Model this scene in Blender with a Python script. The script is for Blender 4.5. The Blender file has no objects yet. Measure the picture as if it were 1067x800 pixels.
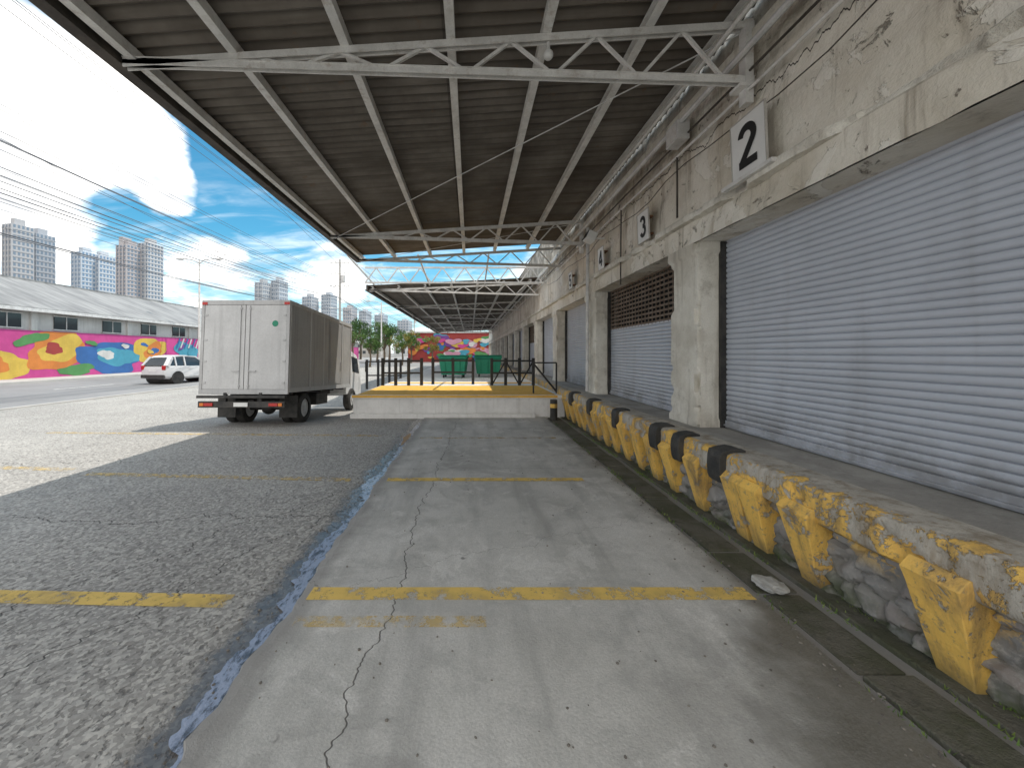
import bpy, math, random
from mathutils import Vector, Matrix, noise as mn
random.seed(7)
R=random.random
def U(a,b): return a+(b-a)*R()
scene=bpy.context.scene
col=scene.collection
H=1.7
# ---------------------------------------------------------------- helpers
class M:
    def __init__(s): s.v=[];s.f=[];s.m=[]
    def add(s,vs,fs,m=0):
        o=len(s.v); s.v+=[tuple(p) for p in vs]
        for f in fs: s.f.append(tuple(i+o for i in f)); s.m.append(m)
    def box(s,x0,x1,y0,y1,z0,z1,m=0):
        vs=[(x0,y0,z0),(x1,y0,z0),(x1,y1,z0),(x0,y1,z0),(x0,y0,z1),(x1,y0,z1),(x1,y1,z1),(x0,y1,z1)]
        s.add(vs,[(0,3,2,1),(4,5,6,7),(0,1,5,4),(1,2,6,5),(2,3,7,6),(3,0,4,7)],m)
    def hexa(s,b,t,m=0):
        s.add(list(b)+list(t),[(0,3,2,1),(4,5,6,7),(0,1,5,4),(1,2,6,5),(2,3,7,6),(3,0,4,7)],m)
    def quad(s,a,b,c,d,m=0): s.add([a,b,c,d],[(0,1,2,3)],m)
    def tube(s,pts,r,n=8,m=0,caps=True):
        pts=[Vector(p) for p in pts]
        rs=r if isinstance(r,(list,tuple)) else [r]*len(pts)
        vs=[];fs=[]
        for i,p in enumerate(pts):
            d=(pts[min(i+1,len(pts)-1)]-pts[max(i-1,0)])
            if d.length<1e-9: d=Vector((0,0,1))
            d.normalize()
            up=Vector((0,0,1)) if abs(d.z)<.9 else Vector((1,0,0))
            a=d.cross(up).normalized(); b=a.cross(d).normalized()
            for k in range(n):
                t=2*math.pi*k/n
                vs.append(p+(a*math.cos(t)+b*math.sin(t))*rs[i])
        for i in range(len(pts)-1):
            for k in range(n):
                k2=(k+1)%n
                fs.append((i*n+k,i*n+k2,(i+1)*n+k2,(i+1)*n+k))
        if caps:
            fs.append(tuple(range(n))[::-1]); fs.append(tuple((len(pts)-1)*n+k for k in range(n)))
        s.add(vs,fs,m)
    def bar(s,p0,p1,w,h,m=0):
        p0=Vector(p0);p1=Vector(p1); d=(p1-p0).normalized()
        up=Vector((0,0,1)) if abs(d.z)<.95 else Vector((1,0,0))
        a=d.cross(up).normalized()*w/2; b=a.cross(d).normalized()*h/2
        s.hexa([p0-a-b,p0+a-b,p0+a+b,p0-a+b],[p1-a-b,p1+a-b,p1+a+b,p1-a+b],m)
    def disc(s,c,r,ax='x',n=24,m=0,ry=None,sgn=1):
        ry=ry or r; vs=[]
        for k in range(n):
            t=2*math.pi*k/n
            if ax=='x': vs.append((c[0],c[1]+r*math.cos(t),c[2]+ry*math.sin(t)))
            elif ax=='y': vs.append((c[0]+r*math.cos(t),c[1],c[2]+ry*math.sin(t)))
            else: vs.append((c[0]+r*math.cos(t),c[1]+ry*math.sin(t),c[2]))
        s.add(vs,[tuple(range(n))],m)
    def prism(s,poly,ax,a,b,m=0):
        def P(u,v,w):
            return {'x':(w,u,v),'y':(u,w,v),'z':(u,v,w)}[ax]
        n=len(poly)
        vs=[P(u,v,a) for u,v in poly]+[P(u,v,b) for u,v in poly]
        fs=[tuple(range(n))[::-1],tuple(range(n,2*n))]
        for i in range(n):
            j=(i+1)%n; fs.append((i,j,n+j,n+i))
        s.add(vs,fs,m)
    def ico(s,c,r,m=0,sub=1,sq=(1,1,1),jit=0):
        import bmesh
        bm=bmesh.new(); bmesh.ops.create_icosphere(bm,subdivisions=sub,radius=1)
        vs=[]
        for v in bm.verts:
            k=1+jit*(R()-.5)
            vs.append((c[0]+v.co.x*r*sq[0]*k,c[1]+v.co.y*r*sq[1]*k,c[2]+v.co.z*r*sq[2]*k))
        fs=[tuple(v.index for v in f.verts) for f in bm.faces]; bm.free()
        s.add(vs,fs,m)
    def build(s,name,mats,parent=None,smooth=False,bevel=0,fixn=True,**props):
        import bmesh
        me=bpy.data.meshes.new(name); me.from_pydata(s.v,[],s.f)
        if not isinstance(mats,(list,tuple)): mats=[mats]
        for m in mats: me.materials.append(m)
        for p,mi in zip(me.polygons,s.m): p.material_index=mi; p.use_smooth=smooth
        if fixn:
            bm=bmesh.new(); bm.from_mesh(me); bmesh.ops.recalc_face_normals(bm,faces=bm.faces); bm.to_mesh(me); bm.free()
        me.update()
        ob=bpy.data.objects.new(name,me); col.objects.link(ob)
        if parent: ob.parent=parent
        for k,v in props.items(): ob[k]=v
        if bevel:
            b=ob.modifiers.new('b','BEVEL'); b.width=bevel; b.segments=2; b.limit_method='ANGLE'; b.angle_limit=.6
        if smooth:
            try:
                me.set_sharp_from_angle(angle=math.radians(40))
            except Exception: pass
        return ob
def empty(name,loc=(0,0,0),rot=(0,0,0),**props):
    e=bpy.data.objects.new(name,None); e.empty_display_size=.2
    e.location=loc; e.rotation_euler=rot; col.objects.link(e)
    for k,v in props.items(): e[k]=v
    return e
# ---------------------------------------------------------------- materials
class N:
    def __init__(s,name):
        s.mat=bpy.data.materials.new(name); s.mat.use_nodes=True
        s.nt=s.mat.node_tree; s.b=s.nt.nodes['Principled BSDF']
        s.tc=s.nt.nodes.new('ShaderNodeTexCoord').outputs['Object']
    def lk(s,val,inp):
        if isinstance(val,bpy.types.NodeSocket): s.nt.links.new(val,inp)
        elif val is not None:
            if isinstance(val,(tuple,list)) and len(val)==3 and inp.type=='RGBA': val=(*val,1)
            inp.default_value=val
    def map(s,sc=(1,1,1),loc=(0,0,0),vec=None):
        n=s.nt.nodes.new('ShaderNodeMapping'); s.lk(vec or s.tc,n.inputs['Vector'])
        n.inputs['Scale'].default_value=sc; n.inputs['Location'].default_value=loc
        return n.outputs[0]
    def noise(s,scale,detail=3,rough=.6,vec=None,dist=0,out='Fac'):
        n=s.nt.nodes.new('ShaderNodeTexNoise'); s.lk(vec or s.tc,n.inputs['Vector'])
        n.inputs['Scale'].default_value=scale;n.inputs['Detail'].default_value=min(detail,6)
        n.inputs['Roughness'].default_value=rough;n.inputs['Distortion'].default_value=dist
        return n.outputs[out]
    def vor(s,scale,feature='F1',vec=None,out='Distance',rnd=1):
        n=s.nt.nodes.new('ShaderNodeTexVoronoi'); n.feature=feature; s.lk(vec or s.tc,n.inputs['Vector'])
        n.inputs['Scale'].default_value=scale; n.inputs['Randomness'].default_value=rnd
        return n.outputs[out]
    def math(s,op,a,b=None,clamp=False):
        n=s.nt.nodes.new('ShaderNodeMath'); n.operation=op; n.use_clamp=clamp
        s.lk(a,n.inputs[0]); s.lk(b,n.inputs[1]); return n.outputs[0]
    def sep(s,vec=None):
        n=s.nt.nodes.new('ShaderNodeSeparateXYZ'); s.lk(vec or s.tc,n.inputs[0]); return n.outputs
    def comb(s,x,y,z):
        n=s.nt.nodes.new('ShaderNodeCombineXYZ'); s.lk(x,n.inputs[0]);s.lk(y,n.inputs[1]);s.lk(z,n.inputs[2]); return n.outputs[0]
    def ss(s,x,a,b,o0=0.,o1=1.):
        n=s.nt.nodes.new('ShaderNodeMapRange'); n.interpolation_type='SMOOTHSTEP'
        s.lk(x,n.inputs[0]); n.inputs[1].default_value=a;n.inputs[2].default_value=b
        n.inputs[3].default_value=o0;n.inputs[4].default_value=o1; return n.outputs[0]
    def ramp(s,fac,stops,const=False):
        n=s.nt.nodes.new('ShaderNodeValToRGB'); s.lk(fac,n.inputs[0]); cr=n.color_ramp
        if const: cr.interpolation='CONSTANT'
        while len(cr.elements)<len(stops): cr.elements.new(.5)
        for e,(p,c) in zip(cr.elements,stops): e.position=p; e.color=(*c,1)
        return n.outputs[0]
    def mix(s,fac,a,b,mode='MIX'):
        n=s.nt.nodes.new('ShaderNodeMix'); n.data_type='RGBA'; n.blend_type=mode
        s.lk(fac,n.inputs[0]); s.lk(a,n.inputs[6]); s.lk(b,n.inputs[7]); return n.outputs[2]
    def bump(s,h,st=.3,d=.02,nrm=None):
        n=s.nt.nodes.new('ShaderNodeBump'); n.inputs['Strength'].default_value=st;n.inputs['Distance'].default_value=d
        s.lk(h,n.inputs['Height']); 
        if nrm: s.lk(nrm,n.inputs['Normal'])
        return n.outputs[0]
    def out(s,base=None,rough=None,metal=None,normal=None,alpha=None):
        s.lk(base,s.b.inputs['Base Color']); s.lk(rough,s.b.inputs['Roughness']); s.lk(metal,s.b.inputs['Metallic'])
        if normal: s.lk(normal,s.b.inputs['Normal'])
        s.lk(alpha,s.b.inputs['Alpha'])
        return s.mat
    def crack(s,x0,slope,amp,seed,width,freq=1.2,u=None,v=None):
        X,Y,Z=s.sep()
        u=u or X; v=v or Y
        w=s.noise(freq,5,.66,s.comb(0.,v,seed))
        c=s.math('ADD',s.math('MULTIPLY',v,slope),x0)
        c=s.math('ADD',c,s.math('MULTIPLY',s.math('SUBTRACT',w,.5),amp*2))
        d=s.math('ABSOLUTE',s.math('SUBTRACT',u,c))
        return s.ss(d,width*.3,width,1.,0.)
def weather(name,c1,c2,rough=.7,scale=2.5,metal=0.,bump=.15,streak=0.,dirt=(.05,.045,.04),grain=60,bd=.01,dirtamt=.0):
    n=N(name)
    f=n.ss(n.noise(scale,5,.65),.35,.65)
    c=n.mix(f,c1,c2)
    if streak:
        st=n.ss(n.noise(1.,4,.6,n.map((9,9,.55))),.5,.75,0.,streak)
        c=n.mix(st,c,dirt)
    if dirtamt:
        c=n.mix(n.ss(n.noise(scale*2.2,6,.75),.52,.72,0.,dirtamt),c,dirt)
    g=n.noise(grain,2,.7)
    c=n.mix(n.ss(g,.3,.7,0.,.25),c,tuple(x*.6 for x in c1))
    h=n.math('ADD',g,n.math('MULTIPLY',f,.6))
    return n.out(c,rough,metal,n.bump(h,bump,bd))
_fc={}
def flat(name,c,rough=.5,metal=0.):
    k=(name,c)
    if k in _fc: return _fc[k]
    n=N(name); f=n.noise(3.,3,.6)
    _fc[k]=n.out(n.mix(f,c,tuple(x*.75 for x in c)),rough,metal); return _fc[k]

def mk_wall():
    n=N('weathered_concrete_wall')
    c=n.ramp(n.noise(.8,6,.62),[(.3,(.46,.41,.32)),(.45,(.64,.59,.50)),(.65,(.78,.74,.655))])
    pat=n.ss(n.noise(1.1,6,.62,n.map((1,1,1),(5,2,3)),dist=1.2),.53,.55)
    c=n.mix(n.math('MULTIPLY',pat,.6),c,(.80,.77,.70))
    st=n.ss(n.noise(1.,5,.65,n.map((6,6,.45))),.53,.74,0.,.65)
    c=n.mix(st,c,(.22,.175,.125))
    pit=n.ss(n.noise(4.5,6,.75,dist=.6),.595,.665)
    c=n.mix(n.math('MULTIPLY',pit,.75),c,(.17,.14,.105))
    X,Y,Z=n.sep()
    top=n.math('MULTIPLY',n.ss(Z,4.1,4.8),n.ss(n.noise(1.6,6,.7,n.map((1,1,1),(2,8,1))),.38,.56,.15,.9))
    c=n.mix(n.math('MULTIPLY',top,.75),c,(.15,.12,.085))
    ck=n.crack(4.2,.03,.35,3.,.012,1.5,u=Z,v=Y)
    c=n.mix(ck,c,(.06,.05,.04))
    h=n.math('ADD',n.noise(6,6,.7),n.math('MULTIPLY',pit,-.8))
    h=n.math('ADD',h,n.math('MULTIPLY',pat,.3))
    return n.out(c,.9,0.,n.bump(h,.8,.03))
m_wall=mk_wall()
m_pillar=weather('pillar_concrete',(.80,.77,.69),(.60,.56,.48),.9,1.8,0,.6,streak=.5,dirt=(.25,.21,.16),bd=.02,dirtamt=.55)
m_deck=weather('dock_deck_concrete',(.44,.42,.385),(.28,.265,.24),.9,1.8,0,.5,dirtamt=.6,bd=.02,dirt=(.11,.10,.09))
def mk_lane():
    n=N('lane_concrete')
    X,Y,Z=n.sep()
    c=n.ramp(n.noise(.9,6,.64,dist=.4),[(.3,(.37,.36,.335)),(.48,(.51,.50,.47)),(.68,(.64,.625,.595))])
    lo=n.ss(n.noise(3.2,6,.74),.5,.64)
    c=n.mix(n.math('MULTIPLY',lo,.4),c,(.32,.315,.30))
    tr=n.ss(n.noise(1.,4,.6,n.map((3.2,.35,1))),.46,.7,0.,.55)
    c=n.mix(tr,c,(.27,.265,.25))
    sc=n.ss(n.noise(1.7,6,.76,n.map((1,1,1),(7,3,0)),dist=.6),.54,.64,0.,.45)
    c=n.mix(sc,c,(.74,.725,.69))
    bl=n.ss(n.noise(.8,6,.7,n.map((1,1,1),(1,9,0)),dist=.8),.54,.64,0.,.35)
    c=n.mix(bl,c,(.22,.215,.205))
    oil=n.ss(n.noise(5.,3,.6),.70,.75,0.,.7)
    c=n.mix(oil,c,(.09,.085,.08))
    dz=n.math('ADD',X,n.math('MULTIPLY',n.math('SUBTRACT',n.noise(2.5,5,.65),.5),.9))
    near=n.ss(Y,1.2,3.2,.55,0.)
    damp=n.ss(n.math('ADD',dz,near),1.7,2.2,0.,.88)
    c=n.mix(damp,c,(.085,.078,.058))
    sg=n.ss(n.math('ADD',X,n.math('MULTIPLY',n.noise(4,5,.7),.25)),-1.06,-.85,.6,0.)
    c=n.mix(sg,c,(.17,.16,.15))
    g=n.noise(80,3,.75)
    c=n.mix(n.ss(g,.35,.65,0.,.35),c,(.26,.255,.245))
    cr=n.crack(-.66,.035,.24,1.,.006,1.3)
    cr=n.math('MAXIMUM',cr,n.math('MULTIPLY',n.crack(5.6,.01,.03,4.,.006,1.,u=Y,v=X),.7))
    cr=n.math('MAXIMUM',cr,n.math('MULTIPLY',n.crack(3.2,.45,.5,14.,.004,1.4,u=Y,v=X),.7))
    c=n.mix(n.math('MULTIPLY',cr,.8),c,(.06,.055,.05))
    h=n.math('SUBTRACT',n.math('ADD',n.noise(12,5,.7),n.math('MULTIPLY',g,.6)),n.math('MULTIPLY',cr,2.))
    return n.out(c,n.ss(damp,0.,.85,.85,.45),0.,n.bump(h,.6,.008))
m_lane=mk_lane()
def mk_lot():
    n=N('worn_aggregate_asphalt')
    X,Y,Z=n.sep()
    c=n.ramp(n.noise(.5,5,.6),[(.3,(.27,.255,.235)),(.5,(.35,.335,.31)),(.72,(.46,.44,.405))])
    c=n.mix(n.ss(n.noise(1.4,5,.65,dist=.5),.5,.68,0.,.5),c,(.21,.203,.192))
    ag=n.vor(48,out='Color'); bw=n.nt.nodes.new('ShaderNodeRGBToBW'); n.lk(ag,bw.inputs[0]); 
    c=n.mix(.45,c,n.ramp(bw.outputs[0],[(.2,(.14,.135,.125)),(.55,(.35,.34,.32)),(.85,(.66,.64,.59))]))
    pit=n.ss(n.noise(21,4,.65,n.map((1.4,.8,1))),.55,.64)
    c=n.mix(n.math('MULTIPLY',pit,.6),c,(.085,.08,.076))
    cr=n.math('MAXIMUM',n.crack(-4.6,.62,.6,2.,.009,1.),n.crack(-3.2,.42,.5,6.,.008,1.3))
    cr=n.math('MAXIMUM',cr,n.crack(4.1,.05,.6,11.,.010,1.,u=Y,v=X))
    cr=n.math('MAXIMUM',cr,n.crack(6.6,.1,.7,21.,.010,1.,u=Y,v=X))
    c=n.mix(n.math('MULTIPLY',cr,.8),c,(.04,.038,.035))
    wx=n.math('ADD',X,n.math('MULTIPLY',n.math('SUBTRACT',n.noise(2.4,6,.8),.5),.6))
    wet=n.ss(wx,-1.54,-1.36,0.,1.)
    c=n.mix(n.math('MULTIPLY',wet,.68),c,(.075,.073,.075))
    hh=n.math('ADD',bw.outputs[0],n.noise(20,3,.6))
    hh=n.math('SUBTRACT',hh,n.math('ADD',n.math('MULTIPLY',pit,1.),n.math('MULTIPLY',cr,2.)))
    hh=n.math('MULTIPLY',hh,n.ss(wet,0.,1.,1.,.3))
    return n.out(c,n.ss(wet,0.,1.,.85,.15),0.,n.bump(hh,.6,.010))
m_lot=mk_lot()
m_ground=weather('ground_asphalt',(.28,.27,.26),(.20,.20,.19),.9,.3,bump=.1)
m_road=weather('road_asphalt',(.27,.27,.27),(.21,.21,.21),.85,.25,bump=.1,dirtamt=.2)
m_pave=weather('pavement_concrete',(.5,.48,.45),(.40,.39,.37),.9,.6,bump=.1)
def mk_paint(name,c,lo,hi,thr=.45):
    n=N(name)
    a=n.ss(n.noise(9,6,.78),thr-.06,thr+.06)
    a2=n.ss(n.noise(2.2,4,.6),.3,.55,lo,hi)
    cc=n.mix(n.noise(5,5,.7),c,tuple(x*.7 for x in c))
    return n.out(cc,.8,0.,None,n.math('MULTIPLY',a,a2))
m_yline=mk_paint('worn_yellow_line_paint',(.86,.60,.16),.45,.92,.44)
m_yfaint=mk_paint('faded_yellow_line_paint',(.82,.58,.18),.2,.55,.5)
m_wline=mk_paint('road_white_paint',(.8,.8,.77),.6,1.,.4)
def mk_yellow(name,wear=.5,topwear=True):
    n=N(name)
    X,Y,Z=n.sep()
    y=n.mix(n.ss(n.noise(2.,5,.6),.35,.7),(.86,.54,.12),(.68,.42,.12))
    con=n.mix(n.noise(8,5,.7),(.28,.255,.22),(.62,.58,.51))
    wn=n.noise(4.,6,.78,dist=.3)
    if topwear: wn=n.math('ADD',wn,n.ss(X,2.46,2.60,0.,.12))
    w=n.ss(wn,wear-.02,wear+.02)
    c=n.mix(w,y,con)
    d=n.ss(n.noise(1.,5,.7,n.map((7,7,1.2))),.43,.72,0.,.75)
    c=n.mix(d,c,(.19,.14,.08))
    c=n.mix(n.ss(n.noise(25,4,.7),.55,.68,0.,.6),c,(.22,.19,.14))
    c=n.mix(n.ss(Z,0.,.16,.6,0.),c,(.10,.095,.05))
    h=n.math('ADD',n.noise(12,6,.72),n.math('MULTIPLY',w,-.8))
    return n.out(c,.85,0.,n.bump(h,.8,.02))
m_yel=mk_yellow('chipped_yellow_paint',.485)
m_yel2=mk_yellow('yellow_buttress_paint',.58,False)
m_moss=weather('mossy_concrete',(.135,.128,.105),(.07,.075,.042),.95,3.,bump=.7,dirtamt=.75,bd=.02,dirt=(.03,.03,.022))
m_black=flat('dark_void',(.012,.012,.012),.9)
m_rubber=weather('black_rubber',(.026,.026,.025),(.06,.056,.05),.7,5,0,.5,bd=.01)
def mk_shutter(name,c):
    n=N(name)
    cc=n.mix(n.ss(n.noise(1.2,4,.6),.35,.7),c,tuple(x*.9 for x in c))
    st=n.ss(n.noise(1.,4,.6,n.map((5,5,.35))),.5,.8,0.,.35)
    cc=n.mix(st,cc,(.31,.31,.32))
    X,Y,Z=n.sep()
    cc=n.mix(n.math('MULTIPLY',n.ss(Z,.8,1.25,1.,0.),n.ss(n.noise(3.,5,.7),.4,.6,.15,.6)),cc,(.20,.19,.175))
    return n.out(cc,.42,.15)
m_shut=mk_shutter('grey_roller_shutter_paint',(.52,.55,.61))
m_grille=weather('brown_grille_metal',(.14,.10,.07),(.24,.185,.145),.7,6,.3,.2)
m_rail=weather('dark_guide_rail',(.03,.03,.03),(.07,.065,.06),.6,6,.3,.2)
def mk_roof():
    n=N('corrugated_roof_underside')
    X,Y,Z=n.sep()
    c=n.ramp(n.noise(.9,5,.65),[(.3,(.10,.083,.067)),(.5,(.15,.13,.108)),(.72,(.225,.20,.17))])
    st=n.ss(n.noise(1.,4,.6,n.map((.6,7,1))),.42,.7,0.,.55)
    c=n.mix(st,c,(.07,.055,.04))
    lap_shade=n.math('FRACT',n.math('DIVIDE',n.math('ADD',X,3.5),1.07))
    c=n.mix(n.ss(lap_shade,.0,.12,.5,0.),c,(.035,.028,.022))  # dark bands at purlin pitch: sheet laps plus painted purlin shadow
    rib=n.math('ABSOLUTE',n.math('SUBTRACT',n.math('FRACT',n.math('DIVIDE',Y,.16)),.5))
    c=n.mix(n.ss(rib,.30,.5,0.,.45),c,(.035,.028,.022))
    c=n.mix(n.ss(n.noise(5,5,.7),.6,.72,0.,.5),c,(.17,.10,.055))
    return n.out(c,.7,.1)
m_roof=mk_roof()
m_steel=weather('painted_grey_steel',(.78,.77,.745),(.62,.61,.585),.55,4,.05,.15,dirtamt=.45,dirt=(.28,.19,.12))
m_steel2=weather('pale_grey_steel',(.72,.715,.70),(.55,.545,.535),.55,4,.1,.15,dirtamt=.3,dirt=(.25,.2,.16))
m_dark=weather('dark_fascia_metal',(.05,.043,.036),(.10,.085,.07),.7,3,.2,.2)
m_rust=weather('rusty_metal',(.20,.10,.05),(.12,.075,.05),.85,6,.1,.4)
m_cable=flat('cable_grey_black',(.13,.14,.16),.7)
m_white=flat('white_paint',(.8,.8,.78),.45)
m_red=flat('red_lens',(.5,.02,.015),.25)
m_orange=flat('orange_lens',(.75,.2,.02),.25)
m_green=flat('green_plastic',(.012,.26,.15),.5)
def mk_glass(n_='dark_window_glass',c=(.02,.025,.03)):
    n=N(n_); return n.out(n.mix(n.noise(.7),c,tuple(x*2 for x in c)),.08,0.)
m_glass=mk_glass()

# ---------------------------------------------------------------- world
w=bpy.data.worlds.new("World"); scene.world=w; w.use_nodes=True
nt=w.node_tree; bg=nt.nodes['Background']
SUN=Vector((-.40,-.20,-1.)).normalized()
sky=nt.nodes.new('ShaderNodeTexSky'); sky.sky_type='NISHITA'; sky.sun_disc=False
sky.sun_elevation=math.asin(-SUN.z); sky.sun_rotation=math.atan2(.40,.20)
sky.air_density=1.; sky.dust_density=.4; sky.ozone_density=2.
class W(N):
    def __init__(s): s.nt=nt; s.tc=nt.nodes.new('ShaderNodeTexCoord').outputs['Generated']
W_=W()
blue=W_.mix(1.,sky.outputs[0],(.42,1.08,1.12),'MULTIPLY')
X,Y,Z=W_.sep()
zc=W_.math('MAXIMUM',Z,.03)
zz=W_.math('ADD',zc,.12)
pl=W_.comb(W_.math('DIVIDE',X,zz),W_.math('DIVIDE',Y,zz),0.)
cl=W_.noise(1.5,6,.62,W_.map((1,1,1),(3.3,1.7,0),vec=pl),dist=.35)
def blob(px,py,a,amp):
    d=Vector(((px-490)/400,1,(368-py)/400)).normalized()
    n=nt.nodes.new('ShaderNodeVectorMath'); n.operation='DOT_PRODUCT'
    nt.links.new(W_.tc,n.inputs[0]); n.inputs[1].default_value=d
    return W_.ss(n.outputs['Value'],math.cos(math.radians(a)),1.,0.,amp)
acc=cl
for b in [(120,125,9,.30),(50,90,10,.32),(0,110,9,.28),(150,155,5,.16),(180,198,3.8,.34),(0,180,9,.22),(40,240,7,.22),(80,-10,7,-.25),(150,40,8,-.28),(240,150,10,-.32),(300,235,6,-.12),(110,218,4.5,-.22),(200,245,5,-.04),(210,295,7,.18),(340,290,6,.18),(290,212,3,.16)]:
    acc=W_.math('ADD',acc,blob(*b))
acc=W_.math('ADD',acc,W_.ss(Y,.15,-.35,0.,.24))  # extra unseen cloud behind the camera, added as fill light
mask=W_.ss(acc,.47,.72)
wisp=W_.ss(W_.noise(1.,6,.62,W_.map((1.2,4.5,1),(9,2,0),vec=pl),dist=.5),.44,.74,0.,.6)
wisp=W_.math('MULTIPLY',wisp,W_.ss(Z,.42,.18))
mask=W_.math('MAXIMUM',mask,wisp)
shade=W_.noise(2.6,5,.6,W_.map((1,1,1),(1.3,4.7,0),vec=pl))
cc=W_.ramp(shade,[(.33,(6.2,6.5,6.9)),(.55,(13.2,12.9,12.4))])
haze=W_.ss(Z,.0,.28,.7,0.)
blue=W_.mix(haze,blue,(5.0,6.5,7.1))
fin=W_.mix(mask,blue,cc)
nt.links.new(fin,bg.inputs[0]); bg.inputs[1].default_value=.15
sl=bpy.data.lights.new('sun','SUN'); sl.energy=4.3; sl.angle=math.radians(.5); sl.color=(1,.94,.86)
so=bpy.data.objects.new('sun',sl); so.rotation_euler=SUN.to_track_quat('-Z','Y').to_euler(); so.location=(0,0,30); col.objects.link(so)
# ---------------------------------------------------------------- camera
cd=bpy.data.cameras.new('camera'); cam=bpy.data.objects.new('camera',cd); col.objects.link(cam)
cam.location=(0,0,H); cam.rotation_euler=(math.radians(90),0,0)
cd.sensor_width=36; cd.lens=36*400/1067; cd.shift_x=43.5/1067; cd.shift_y=-32/1067; cd.clip_end=5000; cd.clip_start=.05
scene.camera=cam
scene.view_settings.view_transform='Standard'; scene.view_settings.look='None'; scene.view_settings.exposure=0

# ---------------------------------------------------------------- ground
def sm(t): t=max(0,min(1,t)); return t*t*(3-2*t)
def dip(x,y):
    d=.07*max(0,min(y-9.1,6.2)); 
    if y>16.5: d*=1-sm((y-16.5)/7)
    return -d*sm((x+8.8)/1.4)*(1-sm((x+3.8)/.5))
def gridmesh(xs,ys,fn,name,mat,**p):
    m=M(); vs=[(x,y,fn(x,y)) for y in ys for x in xs]; nx=len(xs)
    fs=[(j*nx+i,j*nx+i+1,(j+1)*nx+i+1,(j+1)*nx+i) for j in range(len(ys)-1) for i in range(nx-1)]
    m.add(vs,fs); return m.build(name,mat,smooth=True,fixn=False,**p)
gxs=[-2500,-800,-200,-60,-28,-14,-11,-2.6,-2.,0,10,60,300,2500]
gys=[-400,-60,-12,-8,0,7,8.5,26,30,60,200,800,3500]
gridmesh(gxs,gys,lambda x,y:-.9 if (-12<x<-2.3 and 8<y<28) else -.012,'ground',m_ground,kind='structure',label='grey asphalt ground reaching the far horizon')
def fr(a,b,st):
    n=int(round((b-a)/st)); return [a+(b-a)*i/n for i in range(n+1)]
gridmesh(fr(-13.9,-1.15,.25),fr(-30,48,.3),lambda x,y:dip(x,y)-(.0 if x<-1.3 else .012),'parking_lot',m_lot,kind='structure',label='worn cracked aggregate asphalt beside the loading lane')
gridmesh([-25,-13.9],[-30,250],lambda x,y:-.004,'road',m_road,kind='structure',label='sunlit grey asphalt street')
m=M(); m.box(-14.05,-13.9,-10,48,-.01,.05); m.build('kerb',m_pave,kind='structure',label='low pale concrete kerb along the street',bevel=.01)
m=M(); m.box(-27.7,-25,-30,250,-.01,.13); m.build('pavement',m_pave,kind='structure',label='pale raised pavement by the painted wall',bevel=.01)
m=M()
for k in range(-3,24): m.quad((-19.6,k*6,0.001),(-19.45,k*6,0.001),(-19.45,k*6+3,0.001),(-19.6,k*6+3,0.001))
m.build('road_marking',m_wline,kind='structure',fixn=False,label='dashed white lane line on the street')
def edge(y): return -1.2+.05*mn.noise(Vector((y*1.3,0,2)))+.04*mn.noise(Vector((y*5,3,2)))+.02*mn.noise(Vector((y*14,5,2)))
ys=fr(-20,-3,1)[:-1]+fr(-3,10.15,.04); m=M(); vs=[];fs=[]
for y in ys:
    e=edge(y); vs+=[(e-.03,y,-.02),(e,y,.016),(e+.05,y,.022),(1.98,y,.022),(1.98,y,-.1)]
for j in range(len(ys)-1):
    for i in range(4): fs.append((j*5+i,j*5+i+1,(j+1)*5+i+1,(j+1)*5+i))
m.add(vs,fs); m.build('pathway',m_lane,kind='structure',fixn=False,label='stained cracked concrete lane along the dock')
m=M(); vs=[];fs=[]; ys=fr(-.5,9.4,.02)
for y in ys:
    e=edge(y)-.012; nearw=1+.7*sm((3.4-y)/2.2)
    wv=.026+.075*max(0,mn.noise(Vector((y*1.1,7,1)))+.25)*nearw+.06*max(0,mn.noise(Vector((y*4,1,4))))+.035*mn.noise(Vector((y*11,1,4)))+.02*mn.noise(Vector((y*25,1,4)))
    inner=.012*max(0,mn.noise(Vector((y*9,8,8))))
    vs+=[(e-.008-max(wv,.006)*1.5,y,.006),(e+.004-inner,y,.0062)]
for j in range(len(ys)-1): fs.append((j*2,j*2+1,j*2+3,j*2+2))
m.add(vs,fs)
n=N('still_water'); wc=n.mix(n.ss(n.noise(9,5,.75,n.map((2,.8,1))),.46,.62),(.30,.335,.43),(.07,.07,.08))  # pale blue in the base colour paints in the sky's reflection
mw=n.out(wc,.06,0.,n.bump(n.noise(30,4,.7),.4,.01)); n.b.inputs['IOR'].default_value=1.7
m.build('water',mw,kind='structure',fixn=False,label='thin stream of water in the pavement seam')
m=M(); vs=[(-1.27+.06*math.cos(t)*(1+.4*math.sin(3*t)+.2*math.sin(7*t)),7.6+.45*math.sin(t)*(1+.2*math.cos(4*t)),.0085) for t in [2*math.pi*k/36 for k in range(36)]]
m.add(vs,[tuple(range(36))]); m.build('puddle',flat('ochre_mud',(.36,.20,.06),.35),kind='structure',fixn=False,label='small ochre muddy puddle in the seam')
def stripe(x0,x1,y,wd,z,mat,skew=0,lab='worn yellow parking line across the concrete'):
    m=M(); m.quad((x0,y-wd/2+skew,z),(x1,y-wd/2,z),(x1,y+wd/2,z),(x0,y+wd/2+skew,z)); m.build('parking_line',mat,kind='structure',fixn=False,label=lab)
stripe(-1.12,1.95,2.68,.14,.0265,m_yline)
stripe(-1.1,.1,2.40,.10,.0265,m_yfaint)
stripe(-1.1,1.5,5.1,.13,.0265,m_yline)
stripe(-1.0,1.7,7.6,.13,.0265,m_yfaint)
la='faded yellow parking line across the asphalt'
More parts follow.
